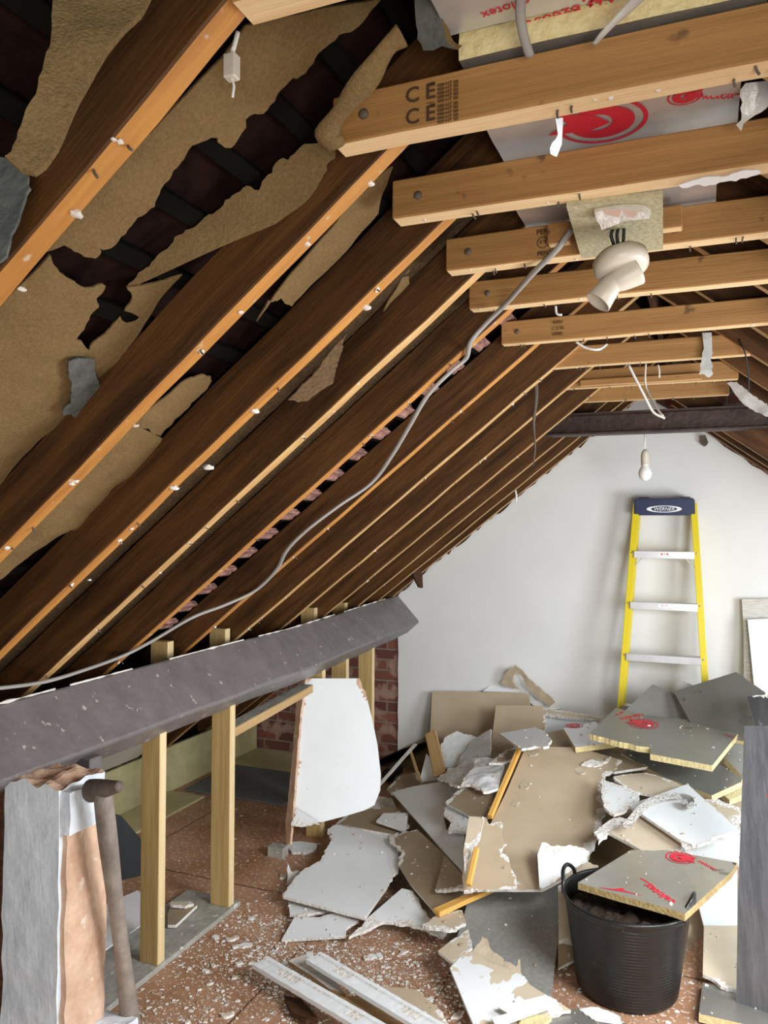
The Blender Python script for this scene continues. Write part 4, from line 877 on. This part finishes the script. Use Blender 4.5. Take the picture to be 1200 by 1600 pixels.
pb_([(840, 1335), (847, 1316, 1), (862, 1322, 1), (900, 1322, 1), (921, 1330, 1), (918, 1347, 1), (880, 1368, 1), (848, 1388), (843, 1386)], ('white_board', 'tan_paper', 'gypsum', 'gypsum'), .03, 'white wedge with layered torn edge at the foot of the largest brown board', refs=[(840, 1335, 'z', .315), (921, 1330, 'z', .325), (848, 1388, 'z', .225)], core=.02)
for (o, L) in ((CB, [(832, 1178), (906, 1204), (817, 1228), (803, 1254), (935, 1190), (925, 1192)]),):
    for (x, y) in L:
        p, n = onplane(o, x, y)
        slab('paper_tear', [(x-8, y-2, 1), (x, y-5, 1), (x+9, y-1, 1), (x+6, y+5, 1), (x-4, y+4, 1)], ('tan_paper_pale', 'gypsum', 'gypsum', 'gypsum'), .003, refs=[('', '', 'p', p+n*.004), ('', '', 'p', p+n*.004+Vector((.1, 0, 0))-n*n.x*.1+n*.02), ('', '', 'p', p+n*.004+Vector((0, .1, 0))-n*n.y*.1)], core=0, wob=.006, parent=o)
pb_([(908, 1194, 1), (925, 1186, 1), (942, 1190, 1), (955, 1181, 1), (950, 1190, 1), (930, 1197, 1)], ('gypsum', 'tan_paper', 'gypsum', 'gypsum'), 0, 'thin white curl of plaster lying on the upper part of the largest brown board', refs=[('', '', 'p', onplane(CB, 910, 1196)[0]+Vector((0, 0, .014))), ('', '', 'p', onplane(CB, 955, 1184)[0]+Vector((0, 0, .014))), ('', '', 'p', onplane(CB, 925, 1186)[0]+Vector((0, 0, .014)))], thick=.01, core=0)
# left floor boards
pb_([(525, 1288, 1), (512, 1295, 1), (518, 1312, 1), (500, 1345, 1), (470, 1362, 1), (450, 1385, 1), (442, 1400), (570, 1434), (605, 1385, 1), (627, 1348, 1), (622, 1334, 1), (628, 1330, 1), (612, 1318, 1), (610, 1304, 1), (560, 1296, 1)], WB, .03,
    'big white plasterboard lying flat on the floor left of the heap', refs=[(442, 1400, 'z', .06), (570, 1434, 'z', .065), (600, 1305, 'z', .10)], core=.008, amp=.009)
pb_([(450, 1404), (453, 1428), (465, 1430, 1), (500, 1425, 1), (522, 1424), (524, 1412)], WB, .0, 'white edge of a board sandwiched under the big flat one', refs=[(450, 1404, 'z', .03), (524, 1412, 'z', .03), (453, 1428, 'z', .03)])
pb_([(460, 1433), (500, 1433, 1), (528, 1426, 1), (560, 1438, 1), (541, 1450, 1), (540, 1462), (440, 1468)], WB, .0, 'low white shard on the floor, lowest left of the flat boards', refs=[(460, 1433, 'z', .03), (560, 1438, 'z', .035), (440, 1468, 'z', .014)], core=.008)
pb_([(572, 1436), (628, 1388), (645, 1392, 1), (672, 1436), (700, 1452, 1), (692, 1464, 1), (655, 1448, 1), (600, 1440, 1), (545, 1464), (560, 1450, 1)], WB, .02, 'white board with wavy torn lower edge left of the orange batten', refs=[(572, 1436, 'z', .055), (628, 1388, 'z', .09), (690, 1456, 'z', .05)], core=.018)
pb_([(660, 1445, 1), (685, 1428, 1), (722, 1422), (728, 1442, 1), (712, 1452, 1), (680, 1450, 1)], TP, .02, 'pale piece under the lower end of the orange batten', core=.016)
pb_([(447, 1316, 1), (470, 1314, 1), (496, 1318, 1), (490, 1328, 1), (474, 1333, 1), (456, 1331, 1)], WB, 0, 'small white fragment on the floor under the upright plasterboard', refs=[(447, 1316, 'z', .014), (496, 1318, 'z', .014), (474, 1333, 'z', .014)], core=.003)
pb_([(450, 1350, 1), (456, 1362, 1), (470, 1362, 1), (466, 1372, 1), (450, 1380, 1)], WB, 0, 'small white curl left of the big flat white board', refs=[(450, 1350, 'z', .06), (470, 1362, 'z', .03), (450, 1380, 'z', .014)])
# grey board and the front group
GB = pb_([(735, 1392), (875, 1380), (874, 1440), (862, 1556), (800, 1560), (735, 1520), (712, 1470), (725, 1430)], ('grey_board', 'tan_paper', 'gypsum', 'gypsum'), .02, 'large dusty grey board lying in front of the heap left of the black bucket', refs=[(735, 1392, 'z', .115), (875, 1380, 'z', .115), (820, 1555, 'z', .014)], amp=.003, core=.004)
pb_([(872, 1384, 1), (905, 1372, 1), (918, 1400), (918, 1450), (905, 1478, 1), (873, 1475)], TP, .03, 'pale brown board between the grey board and the black bucket', refs=[(872, 1384, 'z', .20), (918, 1390, 'z', .20), (880, 1475, 'z', .06)])
pb_([(872, 1472), (905, 1468, 1), (920, 1488), (872, 1513)], TD, 0, 'brown offcut on the floor left of the bucket foot', refs=[(872, 1472, 'z', .06), (920, 1488, 'z', .05), (872, 1513, 'z', .016)])
slab('torn_paper', [(880, 1355, 1), (912, 1345, 1), (935, 1352), (930, 1378, 1), (905, 1400, 1), (885, 1395, 1)], ('tan_paper_pale',)*4, .003, refs=[(880, 1355, 'z', .25), (935, 1352, 'z', .27), (905, 1400, 'z', .20)], core=0, wob=.03, label='curled pale paper beside the bucket handle', cat='torn paper')
pb_([(684, 1486), (704, 1470, 1), (732, 1452, 1), (738, 1480, 1), (722, 1497, 1), (712, 1509)], TP, .04, 'pale brown paper-faced scrap at the upper left of the front white board', refs=[(684, 1486, 'z', .09), (735, 1455, 'z', .12), (712, 1509, 'z', .09)], core=.01)
pb_([(703, 1512), (722, 1492, 1), (738, 1488, 1), (770, 1505, 1), (820, 1526, 1), (830, 1540), (892, 1578, 1), (850, 1590, 1), (800, 1604, 1), (745, 1612), (735, 1590)], ('white_board', 'tan_paper', 'gypsum', 'tan_paper_pale'), .06, 'white board with peeled paper stripes at the bottom of the photo', refs=[(703, 1512, 'z', .09), (820, 1526, 'z', .085), (760, 1605, 'z', .04)], core=.05)
slab('torn_paper', [(736, 1488), (745, 1472, 1), (752, 1460, 1), (762, 1468, 1), (770, 1484, 1), (782, 1492, 1), (786, 1500, 1), (805, 1508, 1), (811, 1497, 1), (815, 1525, 1), (790, 1522, 1), (765, 1510, 1)], ('tan_paper_pale',)*4, .003, refs=[(736, 1488, 'z', .10), (815, 1525, 'z', .09), (752, 1460, 'z', .14)], core=0, wob=.02, label='ragged brown paper standing up behind the front white board', cat='torn paper')
slab('paper_stripe', [(778, 1573), (850, 1555), (870, 1562), (795, 1584)], ('paper_white',)*4, .004, refs=[(778, 1573, 'z', .075), (850, 1555, 'z', .085), (795, 1584, 'z', .072)], core=0, label='white paper stripe peeling on the lower part of the front white board', cat='paper strip')
slab('paper_stripe', [(768, 1590), (865, 1563), (872, 1570), (775, 1604)], ('white_board',)*4, .006, refs=[(768, 1590, 'z', .070), (865, 1563, 'z', .082), (775, 1604, 'z', .067)], core=0, label='thicker white strip along the bottom edge of the front white board', cat='paper strip')
pb_([(800, 1612), (870, 1575), (925, 1578), (1010, 1612)], FD, 0, 'grey foil board flat on the floor at the bottom edge of the photo', refs=[(800, 1612, 'z', .04), (870, 1575, 'z', .04), (1010, 1612, 'z', .04)], thick=.025, core=0, cat='insulation board', name='insulation_board')
slab('torn_paper', [(905, 1576, 1), (935, 1573, 1), (965, 1586, 1), (975, 1602), (930, 1594, 1)], ('paper_white',)*4, .003, refs=[(905, 1576, 'z', .045), (965, 1586, 'z', .045), (930, 1594, 'z', .045)], core=0, wob=.004, label='white torn paper on the floor in front of the bucket', cat='torn paper')
pb_([(810, 1590, 1), (840, 1585), (862, 1590, 1), (850, 1602), (812, 1606, 1)], ('foam', 'foam', 'foam', 'foam'), .0, 'small yellow-green foam chunk at the bottom edge of the photo', refs=[(810, 1590, 'z', .06), (862, 1590, 'z', .06), (812, 1606, 'z', .06)], cat='foam chunk', name='foam_chunk')

# skirting boards in the foreground
def moulding(name, p0, p1, w, label):
    p0 = Vector(p0); p1 = Vector(p1); L = (p1-p0).length
    prof = [(-w/2, 0), (-w/2, .016), (-w*.3, .018), (-w*.26, .013), (w*.12, .014), (w*.16, .019), (w*.34, .019), (w*.42, .012), (w/2, .008), (w/2, 0)]
    bm = bmesh.new(); rows = []; n = 40
    for i in range(n+1):
        rows.append([bm.verts.new(Vector((L*i/n, a, b))+noise.noise_vector(Vector((i*.5, a*40, b*50)))*.0015) for a, b in prof])
    for a, b in zip(rows, rows[1:]):
        for j in range(len(prof)): f = bm.faces.new((a[j], a[(j+1) % len(prof)], b[(j+1) % len(prof)], b[j])); 
    for f in bm.faces:
        c = f.calc_center_median(); f.material_index = 1 if (abs(c.y) < w*.2 and c.z > .008 and noise.noise(Vector((c.x*9, c.y*30, 4))) > .08) else 0
    bm.faces.new(rows[0]); bm.faces.new(rows[-1][::-1]); bmesh.ops.recalc_face_normals(bm, faces=bm.faces[:])
    return link(name, me_bm(bm), ('white_board', 'gypsum'), mw=frame(p0, p1-p0), label=label, cat='skirting board')
moulding('skirting_board', aZ(408, 1506, .055), aZ(610, 1625, .07), .085, 'white moulded skirting board in the foreground, nearest the camera of the two')
moulding('skirting_board', aZ(492, 1499, .07), aZ(690, 1618, .085), .085, 'white moulded skirting board in the foreground, right-hand one of the two')
slab('wood_offcut', [(450, 1501), (476, 1491), (520, 1530), (540, 1552), (515, 1545), (485, 1523)], ('weathered_white', 'tan_wood', 'tan_wood', 'tan_wood'), .015, refs=[(450, 1501, 'z', .05), (476, 1491, 'z', .05), (540, 1552, 'z', .05)], core=0, label='grey-white board end between the two skirting boards', cat='board')
slab('wood_offcut', [(528, 1555, 1), (560, 1556), (640, 1590), (700, 1625), (600, 1610)], ('tan_wood', 'tan_wood', 'tan_wood', 'dark_wood'), .02, refs=[(528, 1555, 'z', .045), (560, 1556, 'z', .045), (640, 1600, 'z', .045)], core=.005, label='split brown timber under the right-hand skirting board', cat='timber offcut')
pb_([(590, 1540), (650, 1546), (690, 1580, 1), (705, 1610), (640, 1590)], TB, 0, 'brown board half hidden under the right-hand skirting board', refs=[(590, 1540, 'z', .03), (650, 1546, 'z', .03), (690, 1600, 'z', .03)])
slab('dark_offcut', [(444, 1555), (470, 1560), (496, 1590), (478, 1592), (455, 1580)], ('dark_wood',)*4, .02, refs=[(444, 1555, 'z', .03), (470, 1560, 'z', .03), (478, 1592, 'z', .03)], core=0, label='dark wood offcut under the near skirting board', cat='timber offcut')

# left of the heap: lath and dark bits by the brick
beam('lath', aY(592, 1228, 4.35), aY(650, 1163, 4.75), .022, .008, 'weathered_white', up=(0, -1, 1), label='thin white-flecked lath leaning up in the corner by the bare brick', cat='lath')
beam('lath', aY(641, 1172, 4.70), aY(657, 1222, 4.45), .018, .008, 'tan_wood', up=(0, -1, 1), label='thin brown lath crossing behind the white-flecked one', cat='lath')
tube('drain_pipe_end', [aZ(606, 1212, .05), aZ(612, 1206, .06), aZ(622, 1200, .07)], .045, 'black_rubber', 16, 4, label='black round object in the shadow by the bare brick', cat='pipe end')
pb_([(605, 1232, 1), (625, 1212), (655, 1205, 1), (660, 1228), (640, 1236, 1), (612, 1240)], TD, 0, 'dark brown piece in the shadowed corner by the brick', refs=[(605, 1232, 'z', .10), (655, 1205, 'z', .14), (640, 1236, 'z', .11)])
pb_([(560, 1262, 1), (590, 1245, 1), (612, 1246), (620, 1262, 1), (590, 1270, 1)], ('gypsum', 'tan_paper', 'gypsum', 'gypsum'), 0, 'crumbled grey plaster piece right of the upright plasterboard foot', refs=[(560, 1262, 'z', .05), (612, 1246, 'z', .07), (590, 1270, 'z', .05)], wob=.02)

# ------------------------------------------------------------------ foil insulation boards, right side of the heap
def ib(px, m, label, refs, thick=.028, **k):
    return slab('insulation_board', px, m, thick, refs=refs, label=label, cat='insulation board', core=k.pop('core', 0), **k)
ib([(975, 1112), (1020, 1069), (1056, 1085), (1084, 1118), (1080, 1160), (975, 1150)], FD, 'dull foil board pointing up behind the red-printed one, left of the largest grey one', [(1020, 1070, 'y', 4.86), (1056, 1085, 'y', 4.86), (975, 1150, 'y', 4.62)])
ib([(1053, 1080), (1150, 1050), (1196, 1082), (1178, 1160), (1090, 1150)], FD, 'largest plain grey foil board, leaning at the back right of the heap', [(1053, 1080, 'y', 4.80), (1150, 1050, 'y', 4.84), (1130, 1160, 'y', 4.5)])
ib([(1167, 1088, 1), (1215, 1084), (1215, 1150), (1184, 1150)], ('foil_dark', 'foil_dark', 'gypsum', 'gypsum'), 'dark foil board at the right edge above the tall upright one', [(1167, 1088, 'y', 4.5), (1215, 1084, 'y', 4.5), (1184, 1150, 'y', 4.3)], core=.008)
pb_([(1060, 1068, 1), (1068, 1064), (1082, 1070, 1), (1070, 1078), (1058, 1082, 1)], WB, 0, 'tiny white scrap on the top corner of the largest plain grey foil board', refs=[(1060, 1068, 'y', 5.02), (1082, 1070, 'y', 5.02), (1066, 1080, 'y', 4.98)], thick=.008)
f2 = ib([(880, 1138), (930, 1127), (950, 1150), (962, 1160), (899, 1168)], ('foil_white', 'foil', 'foam', 'foam'), 'pale foil board corner with part of a red ring, left of the red-printed board', [(880, 1138, 'z', .56), (940, 1130, 'z', .58), (899, 1162, 'z', .55)])
p, n = onplane(f2, 897, 1134); logo(f2, p, (1, .2, 0), n, .05)
ib([(970, 1176, 1), (990, 1166), (1100, 1180), (1160, 1215), (1158, 1222), (1112, 1243), (1040, 1215), (1000, 1195)], FD, 'dull foil board lying under the red-printed one, chewed left edge', [(970, 1176, 'z', .50), (1100, 1180, 'z', .53), (1112, 1240, 'z', .455)], core=.006)
ib([(1125, 1238), (1158, 1224), (1160, 1242), (1140, 1250)], ('foam', 'foil', 'foam', 'foam'), 'small yellow foam corner below the dull foil board at right', [(1125, 1238, 'z', .42), (1158, 1224, 'z', .43), (1140, 1250, 'z', .41)])
ib([(1133, 1185), (1166, 1130), (1166, 1215), (1160, 1213)], FD, 'narrow grey foil board between the red-printed one and the tall upright one', [(1133, 1185, 'z', .52), (1166, 1135, 'z', .60), (1160, 1213, 'z', .47)])
f1 = ib([(921, 1146), (962, 1106), (1003, 1117), (1164, 1133), (1113, 1196), (1016, 1178), (1016, 1168), (1000, 1166, 1), (960, 1157, 1)], ('foil_dull', 'foil', 'foam', 'foam'), 'foil board with red ring and lettering, topmost on the heap', [(921, 1146, 'z', .635), (1164, 1133, 'z', .66), (1113, 1196, 'z', .60)], thick=.03)
p, n = onplane(f1, 1005, 1131); logo(f1, p, (1, -.25, 0), n, .078)
def ptext(o, s, x, y, x2, y2, size, **k):
    p, n = onplane(o, x, y); q, _ = onplane(o, x2, y2); text('printed_lettering', s, size, p, q-p, n, 'red_print', o, **k)
ptext(f1, 'celotex', 988, 1120, 970, 1124, .055, bold=.001); ptext(f1, '0800.com', 968, 1115, 958, 1120, .022)
ptext(f1, 'celotex', 1140, 1150, 1150, 1153, .02)
# tall board on the right
f8 = ib([(1163, 1134), (1280, 1134), (1280, 1602), (1150, 1576), (1153, 1400)], ('foil_dark', 'foil', 'foam_dirty', 'foam'), 'tall dark foil board standing upright at the right edge of the photo', [(1150, 1576, 'y', 3.10), (1215, 1592, 'y', 3.07), (1163, 1134, 'y', 3.32)], thick=.03, grid=.05)
ptext(f8, 'celotex', 1232, 1240, 1242, 1239, .05, bold=.001); ptext(f8, 'celotex', 1234, 1417, 1244, 1416, .05, bold=.001)
# white boards in the right middle
pb_([(958, 1214, 1), (975, 1210), (1010, 1207, 1), (1045, 1218), (1078, 1230), (1040, 1246), (1008, 1240), (985, 1236, 1)], TP, .03, 'brown paper-faced board below the chewed foil board', refs=[(958, 1214, 'z', .47), (1078, 1230, 'z', .45), (1008, 1240, 'z', .44)])
pb_([(940, 1216, 1), (965, 1226, 1), (1000, 1238, 1), (996, 1250, 1), (975, 1268, 1), (960, 1273, 1), (945, 1262, 1), (940, 1245, 1)], WB, .03, 'white torn scrap at the upper right of the largest brown board', refs=[(940, 1216, 'z', .475), (1000, 1238, 'z', .46), (955, 1270, 'z', .43)], core=.018)
pb_([(1096, 1250, 1), (1120, 1248, 1), (1156, 1262, 1), (1156, 1300), (1120, 1280, 1)], TP, .0, 'brown board end with white torn top, tight against the tall foil board', refs=[(1096, 1250, 'z', .43), (1156, 1262, 'z', .43), (1156, 1300, 'z', .39)], core=.02)
pb_([(928, 1302, 1), (945, 1286, 1), (968, 1274, 1), (982, 1280, 1), (975, 1292, 1), (950, 1302, 1), (935, 1318, 1)], ('gypsum', 'tan_paper', 'gypsum', 'gypsum'), .02, 'crumbly pale edge piece beside the dark hollow behind the bucket', core=.03, refs=[(928, 1302, 'z', .38), (982, 1280, 'z', .41), (935, 1318, 'z', .36)], wob=.01)
pb_([(950, 1300), (985, 1280), (1000, 1276), (1068, 1318, 1), (1060, 1332, 1), (1013, 1334)], TP, .02, 'pale brown board under the white one with the paper curl', refs=[(950, 1300, 'z', .385), (1000, 1276, 'z', .41), (1060, 1332, 'z', .37)], core=.01)
pb_([(1050, 1328, 1), (1100, 1310, 1), (1158, 1300), (1158, 1350), (1130, 1350), (1080, 1345)], WB, 0, 'white board behind the foil board that covers the bucket', refs=[(1050, 1328, 'z', .33), (1158, 1300, 'z', .34), (1130, 1350, 'z', .30)])
wc = pb_([(982, 1258), (1074, 1225), (1102, 1250, 1), (1125, 1270), (1156, 1298), (1120, 1306, 1), (1098, 1318, 1), (1082, 1322, 1), (1062, 1312)], WB, .04, 'bright white board with a curling strip of paper on it', refs=[(982, 1258, 'z', .445), (1074, 1225, 'z', .475), (1090, 1318, 'z', .405)], core=.008)
# the curl
def ribbon(name, pts, w, m, n=8, **k):
    P = crom(pts, n); o = P[0]; bm = bmesh.new(); rows = []
    for i, p in enumerate(P):
        ww = w(i/(len(P)-1)) if callable(w) else w
        t = (P[min(i+1, len(P)-1)]-P[max(0, i-1)]).normalized(); s = t.cross(Vector((.1, -1, .4)).normalized()).normalized()*ww/2
        rows.append([bm.verts.new(p-o-s), bm.verts.new(p-o+s)])
    for a, b in zip(rows, rows[1:]): bm.faces.new((a[0], a[1], b[1], b[0]))
    bmesh.ops.solidify(bm, geom=bm.faces[:], thickness=.0015)
    return link(name, smooth(me_bm(bm)), m, mw=Matrix.Translation(o), **k)
def wp(x, y, h=.004): p, n = onplane(wc, x, y); return p+n*h
rb = [wp(972, 1296, .02), wp(985, 1290, .02), wp(1000, 1275, .03), wp(1020, 1262, .035), wp(1045, 1254, .03), wp(1064, 1251, .02)]
for i in range(20):
    a = 1.6-i*.55; r = 9-.42*i; rb.append(wp(1073+r*math.cos(a), 1262-r*.95*math.sin(a), .022))
ribbon('paper_curl', rb, lambda t: .030*(1-t)**1.2+.005, 'gypsum', 5, label='strip of white paper rolled into a spiral on the bright white board', cat='paper curl')
slab('torn_paper', [(1062, 1314), (1080, 1322), (1082, 1332), (1078, 1342, 1), (1072, 1332, 1)], ('gypsum',)*4, .003, refs=[(1062, 1314, 'z', .40), (1080, 1322, 'z', .40), (1078, 1342, 'z', .385)], core=0, label='small pointed flap of paper hanging over the bucket foil board', cat='torn paper')
# boards to the right of the bucket
pb_([(1085, 1390), (1120, 1360, 1), (1152, 1345), (1152, 1452), (1100, 1448)], WB, 0, 'white board standing behind the right side of the bucket', refs=[(1100, 1448, 'z', .07), (1152, 1452, 'z', .07), (1120, 1360, 'z', .24)])
pb_([(1100, 1446), (1152, 1446), (1152, 1546), (1135, 1544, 1), (1115, 1530, 1), (1098, 1522)], TP, 0, 'pale brown board lying right of the bucket, torn white lower edge', refs=[(1100, 1446, 'z', .085), (1152, 1446, 'z', .085), (1120, 1540, 'z', .05)], core=.01)
ib([(1098, 1535), (1145, 1545), (1215, 1560), (1215, 1612), (1092, 1584)], FD, 'grey foil board flat on the floor at the bottom right corner, foam edge showing', [(1098, 1535, 'z', .035), (1200, 1560, 'z', .035), (1092, 1584, 'z', .035)])

# ------------------------------------------------------------------ bucket
BK = Vector(aZ(1003, 1587, 0)); BK += Vector((FW.x, FW.y, 0)).normalized()*.175; BK.z = 0
tr = thing('rubble_bucket', 'black ribbed rubber bucket filled with rubble, a foil board resting on its rim', 'bucket', BK)
pr = [(.0, .0), (.172, .0), (.178, .006)]
for i in range(26):
    z = .012+.30*i/26; r = .18+.048*(z/.34); pr += [(r, z), (r+.0014, z+.003), (r+.0014, z+.006), (r, z+.009)]
pr += [(.229, .325), (.236, .332), (.236, .342), (.229, .345), (.224, .338), (.176, .012), (.0, .012)]
link('tub', lathe_mesh(pr, 96), 'black_rubber', parent=tr, mw=Matrix.Translation(BK))
def ha(ang, dz=0, r=.232): return BK+Vector((r*math.cos(ang), r*math.sin(ang), .338+dz))
base = math.atan2(RT.y, RT.x)
for c, m_ in ((base+math.radians(150), 1), (base-math.radians(32), -1)):
    tube('handle', [ha(c-.34, -.01), ha(c-.30, .025), ha(c-.12, .055, .236), ha(c+.12, .055, .236), ha(c+.30, .025), ha(c+.34, -.01)], .0075, 'black_rubber', 10, 6, parent=tr)
bm = bmesh.new(); bmesh.ops.create_circle(bm, cap_ends=False, segments=48, radius=.205); bm.clear()
rows = []
for i in range(14):
    r = .208*i/13; rows.append([bm.verts.new((r*math.cos(a*math.pi/20), r*math.sin(a*math.pi/20), .030*noise.noise(Vector((r*30*math.cos(a*math.pi/20), r*30*math.sin(a*math.pi/20), 3)))+.006)) for a in range(40)])
for a, b in zip(rows, rows[1:]):
    for j in range(40): bm.faces.new((a[j], b[j], b[(j+1) % 40], a[(j+1) % 40]))
bmesh.ops.remove_doubles(bm, verts=bm.verts[:], dist=1e-5)
link('rubble_fill', me_bm(bm), 'soil', kind='stuff', label='dark earthy rubble filling the bucket', cat='rubble', mw=Matrix.Translation(BK+Vector((0, 0, .275))))
f9 = ib([(903, 1379), (986, 1328, 1), (1040, 1328), (1152, 1348), (1143, 1362), (1070, 1428), (1040, 1418), (960, 1396)], ('foil', 'foil', 'foam_dirty', 'foam'), 'foil board with red print lying across the black bucket', [(903, 1379, 'z', .372), (1152, 1348, 'z', .395), (1070, 1428, 'z', .375)], thick=.026)
ptext(f9, 'celotex', 1030, 1396, 1015, 1386, .050, bold=.001); ptext(f9, 'insulation', 1010, 1378, 1000, 1372, .018)
p, n = onplane(f9, 1062, 1340); logo(f9, p, (-1, .1, 0), n, .055)
ptext(f9, 'celotex', 1105, 1352, 1120, 1360, .030)
p, n = onplane(f9, 972, 1392); xx = (onplane(f9, 990, 1395)[0]-p).normalized(); yy = n.cross(xx)
M = Matrix((xx, yy, n)).transposed().to_4x4(); M.translation = p
link('printed_emblem', poly_mesh([(-.09, -.006), (-.03, .004), (0, .022), (.01, .004), (.08, -.012), (.02, -.006), (-.03, -.008)]), 'red_print', parent=f9, mw=M)

# ------------------------------------------------------------------ loose crumbs
def shard(bm, p, s, mi, flat=.35):
    k = random.randint(3, 5); a0 = random.random()*6; h = s*flat*random.uniform(.4, 1); st = random.uniform(.35, 1)
    rz = random.random()*6; t = []
    for j in range(k):
        a = a0+2*math.pi*j/k+random.uniform(-.3, .3); r = s*random.uniform(.6, 1.1); x = r*math.cos(a); y = r*math.sin(a)*st
        t.append((x*math.cos(rz)-y*math.sin(rz), x*math.sin(rz)+y*math.cos(rz)))
    A = [bm.verts.new((p.x+x, p.y+y, p.z)) for x, y in t]; B = [bm.verts.new((p.x+x*.8, p.y+y*.8, p.z+h)) for x, y in t]
    f = [bm.faces.new(B)]
    for j in range(k): f.append(bm.faces.new((A[j], A[(j+1) % k], B[(j+1) % k], B[j])))
    for q in f: q.material_index = mi
bm = bmesh.new(); cnt = 0
while cnt < 9500:
    x = random.gauss(510, 150) if random.random() < .75 else random.uniform(215, 1100); y = random.uniform(1235, 1600)
    if random.random() < .55: y = random.uniform(1430, 1600)
    p = aZ(x, y, .001)
    if p.x < -1.95 and random.random() < .88: continue
    if p.y < 1.6 or p.x > 1 or p.x < -3: continue
    if noise.noise(p*3.1)+noise.noise(p*9)*.5 < random.uniform(-.75, .35): continue
    shard(bm, p, random.choice((.0022, .0025, .003, .003, .004, .005, .007, .011)) * random.uniform(.7, 1.2), 0 if random.random() < .72 else 1); cnt += 1
link('floor_crumbs', me_bm(bm), ('chip_white', 'chip_tan'), kind='stuff', label='white and pink plaster crumbs scattered over the brown floor', cat='debris')
# crumbs on top of boards
bm = bmesh.new()
BL = [o for o in COL.objects if o.type == 'MESH' and o.name.split('.')[0] in ('plasterboard_piece', 'insulation_board') and o.parent is None and o.name in PW and PW[o.name].translation.z < .75 and PW[o.name].translation.z > .01]
for o in BL:
    M = PW[o.name]; mw = M
    if abs(M[2][2]) < .8: continue
    fs = [f for f in o.data.polygons if f.normal.z > .9 and f.material_index == 0]
    for q in range(int(len(fs)**.5*.5)):
        f = random.choice(fs); p = mw @ f.center; shard(bm, p+Vector((0, 0, .0005)), random.choice((.003, .004, .006, .010)), random.randint(0, 1), .6)
link('board_crumbs', me_bm(bm), ('chip_white', 'chip_tan'), kind='stuff', label='crumbs of plaster lying on top of the broken boards', cat='debris')
# larger chips, each its own
chip = []
for i in range(6):
    P = [Vector((math.cos(a)*random.uniform(.6, 1.1)*.03, math.sin(a)*random.uniform(.4, .9)*.022)) for a in [j*math.pi/3+random.uniform(-.3, .3) for j in range(6)]]
    me = slab_mesh(P, [1]*6, .008, .006, .012, .004)
    for mm in (WB if i % 2 else TP): me.materials.append(MAT[mm])
    chip.append(me)
n = 0
while n < 46:
    x = random.uniform(230, 760); y = random.uniform(1330, 1598); p = aZ(x, y, .0085)
    if p.x < -1.93 or (445 < x < 700 and y < 1470): continue
    o = bpy.data.objects.new('plaster_chip', chip[n % 6]); COL.objects.link(o); o.location = p; o.rotation_euler = (0, 0, random.random()*6); s = random.uniform(.35, 1.1); o.scale = (s, s, 1)
    tag(o, 'loose flat plaster chip lying on the brown floor in the foreground', 'plaster chip', 'loose plaster chips on the floor'); n += 1
